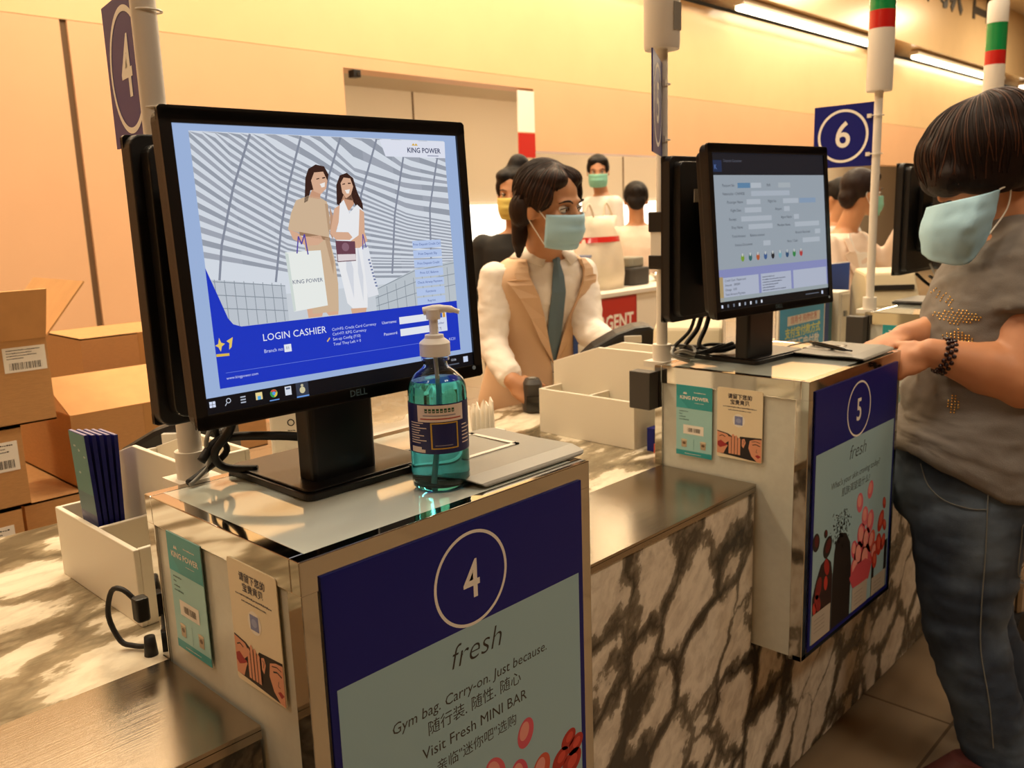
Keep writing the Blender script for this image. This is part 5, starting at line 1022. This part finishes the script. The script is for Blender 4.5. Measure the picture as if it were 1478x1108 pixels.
    def bez(p, t_):
        q = [V(x) for x in p]
        n_ = len(q)-1; i = min(int(t_*n_), n_-1); u_ = t_*n_ - i; p0 = q[max(i-1, 0)]; p1 = q[i]; p2 = q[i+1]; p3 = q[min(i+2, n_)]
        return .5*((2*p1) + (p2-p0)*u_ + (2*p0-5*p1+4*p2-p3)*u_*u_ + (3*p1-p0-3*p2+p3)*u_**3)
    for a in range(nb_+1):
        row = [bez([G[r_][c_] for r_ in range(3)], a/nb_) for c_ in range(4)]
        for c_ in range(na+1):
            p = bez(row, c_/na); e = V((-.72, -.6, .1)).normalized(); v_ = a/nb_; u_ = c_/na
            p += e*(.0040*abs(sin(v_*11))*sin(pi*u_) + .007*abs(noise.noise(p*26)) + .004*noise.noise(p*50)); vs.append(p)
    n_ = na+1; mk = MB().add(vs, [(a*n_+c_, a*n_+c_+1, (a+1)*n_+c_+1, (a+1)*n_+c_) for a in range(nb_) for c_ in range(na)]).build('face_mask', 'mask_blue', t, smooth=True, solid=.002)
    MB().tube([vs[0], V((1.868, -.125, .36)), V((1.880, -.125, .335)), V((1.868, -.12, .30)), vs[n_*nb_]], .002, 6).build('ear_loop', 'white_plastic', mk)
customer()

# ---- people farther back: one builder, individual pose, clothes and hair -----
def bg_person(label, nb, tf, hc, hf, hair, top, skin='skin_warm', mask=None, mask_rows=None, s=1.0, bun=None, arms=None, pants='dark_grey', lapels=None, short=False, hs='round'):
    t = thing('person', label, 'person', (nb[0], nb[1], -H)); tf = V(tf).normalized(); l = UP.cross(tf); nb = V(nb); HC = V(hc); HF = frame(hf)
    z = lambda dz: nb + V((0, 0, dz*s))
    R = [(z(-.66), .165*s, .115*s), (z(-.55), .170*s, .12*s), (z(-.40), .135*s, .095*s), (z(-.26), .15*s, .105*s), (z(-.16), .165*s, .11*s), (z(-.09), .17*s, .10*s), (z(-.045), .15*s, .08*s), (z(-.015), .09*s, .065*s), (z(0), .058*s, .055*s)]
    arms = arms or {}; b = MB(); c_ = MB(); head_prims(b, HC, HF, s, z(-.02)); b.loft(rings_of(R, l, tf), 22); c_.loft(rings_of(R[:8], l, tf, .010), 22)
    for q in (-1, 1):
        a = z(-.075) + l*.165*s*q; e, w_ = arms.get(q, (a + V((0, 0, -.27*s)) + l*.04*q, a + V((0, 0, -.42*s)) + tf*.18 + l*.0)); e, w_ = V(e), V(w_)
        b.cap(a, e, .046*s, .038*s); b.cap(e, w_, .036*s, .025*s); hand_prims(b, w_, (w_-e), -l*q, .5, q, s*.95); c_.ell(a, .062*s); c_.cap(a, e, .058*s, .050*s)
        if not short: c_.cap(e, e + (w_-e)*.85, .050*s, .038*s)
        hp = z(-.70) + l*.085*q*s; an = V((hp.x, hp.y, -H+.07)); kn = (hp+an)/2 + tf*.015; b.cap(hp, kn, .075, .055); b.cap(kn, an, .052, .036); b.cap(an, an+tf*.12+V((0, 0, -.03)), .035, .028)
        MB().ell(an + tf*.06 - V((0, 0, .035)), (.045, .125, .036), (l, tf, UP)).build('shoe', 'black_plastic', t, smooth=True)
    fuse(b, .0095, 4).build('body', skin, t, smooth=True); fuse(c_, .011, 5, .002, 18).build('top', top, t, smooth=True)
    k = MB(); k.loft([(z(dz), l*a, tf*b_) for dz, a, b_ in ((-.72, .165, .13), (-.6, .185, .135), (-.5, .165, .12), (-.42, .146, .106))], 22)
    for q in (-1, 1): hp = z(-.68) + l*.085*q*s; k.cap(hp, V((hp.x, hp.y, -H+.12)), .095, .065)
    fuse(k, .013, 3).build('trousers', pants, t, smooth=True)
    L_, F_, U_ = HF; P = lambda a, f_, u_: HC + (L_*a + F_*f_ + U_*u_)*s; h = MB(); r3 = lambda *x: tuple(y*s for y in x)
    h.ell(P(0, -.022, .045), r3(.086, .096, .088), HF); 
    for q in (-1, 1): h.ell(P(.064*q, -.012, .03), r3(.024, .060, .050), HF); h.ell(P(.032*q, .018, .082), r3(.048, .060, .034), HF)
    h.ell(P(0, -.075, -.015), r3(.065, .04, .065), HF)
    if bun: h.ell(P(*bun[:3]), bun[3]*s, HF)
    fuse(h, .008, 9, .001, 40).build('hair', hair, t, smooth=True)
    if mask: face_details(t, HC, HF, s, mask=mask)
    if lapels:
        for sg in (-1, 1):
            q = []
            for hh, w_ in ((2.2, .5), (3.4, 16), (4.6, 26), (4.8, 14), (6.2, 14)): o_ = rad(2 + 8*(hh-2)); q += [surf_pt(R, l, tf, rad(90)-sg*o_, hh, .020), surf_pt(R, l, tf, rad(90)-sg*(o_+rad(w_)), hh, .024)]
            MB().add(q, [(2*i, 2*i+1, 2*i+3, 2*i+2) for i in range(4)]).build('lapel', top, t, solid=.004)
        q = []
        for hh in (2.2, 3.4, 4.6, 6.2, 7.0): o_ = rad(2 + 8*(hh-2)); q += [surf_pt(R, l, tf, rad(90)+o_, hh, .016), surf_pt(R, l, tf, rad(90)-o_, hh, .016)]
        MB().add(q, [(2*i, 2*i+1, 2*i+3, 2*i+2) for i in range(4)]).build('blouse', 'shirt_white', t, solid=.003)
    return t
bg_person('woman in a beige jacket and green mask behind the signal pole, hand raised', (4.07, 1.21, .195), (-.10, -1, 0), (4.10, 1.14, .375), (.78, -.60, -.05), 'hair_cash', 'jacket_pale', mask='mask_green', arms={1: ((4.34, 1.10, .0), (4.29, .98, .24)), -1: ((3.86, 1.17, -.08), (3.92, 1.10, -.16))}, lapels=True, bun=(0, -.085, -.02, .042))
mat('black_cloth', '14110f', .8)
bg_person('woman in black with a yellow mask standing behind the first cashier', (2.57, 2.12, .26), (-.80, -.6, 0), (2.545, 2.11, .425), (-.86, -.50, -.12), 'hair_dark', 'black_cloth', mask='mask_yellow', bun=(.02, -.03, .125, .052))
mat('shirt_far', 'd9d6cf', .75)
bg_person('tall man in a white shirt and green mask standing in the far background', (5.00, 3.52, .46), (-.75, .2, 0), (4.93, 3.50, .625), (-.74, -.55, -.12), 'hair_dark', 'shirt_far', skin='skin_deep', mask='mask_green', s=1.0)
bg_person('person with a black hair bun and peach top, seen from behind', (4.70, 2.98, .24), (.5, .8, 0), (4.68, 2.97, .40), (.75, .6, -.1), 'hair_dark', 'jacket_pale', bun=(0, -.09, .05, .045))
bg_person('far shopper in white left of the second cashier', (5.35, 1.82, .20), (.3, 1, 0), (5.34, 1.80, .37), (.3, .9, -.1), 'hair_dark', 'shirt_far')

# ------------------------------------------------------------------ finish: lift everything so the floor is at zero, clean up names
for o in S.objects:
    if o.parent is None and o is not cam: o.location.z += H
    if 'kind' in o and o['kind'] == 'structure': pass
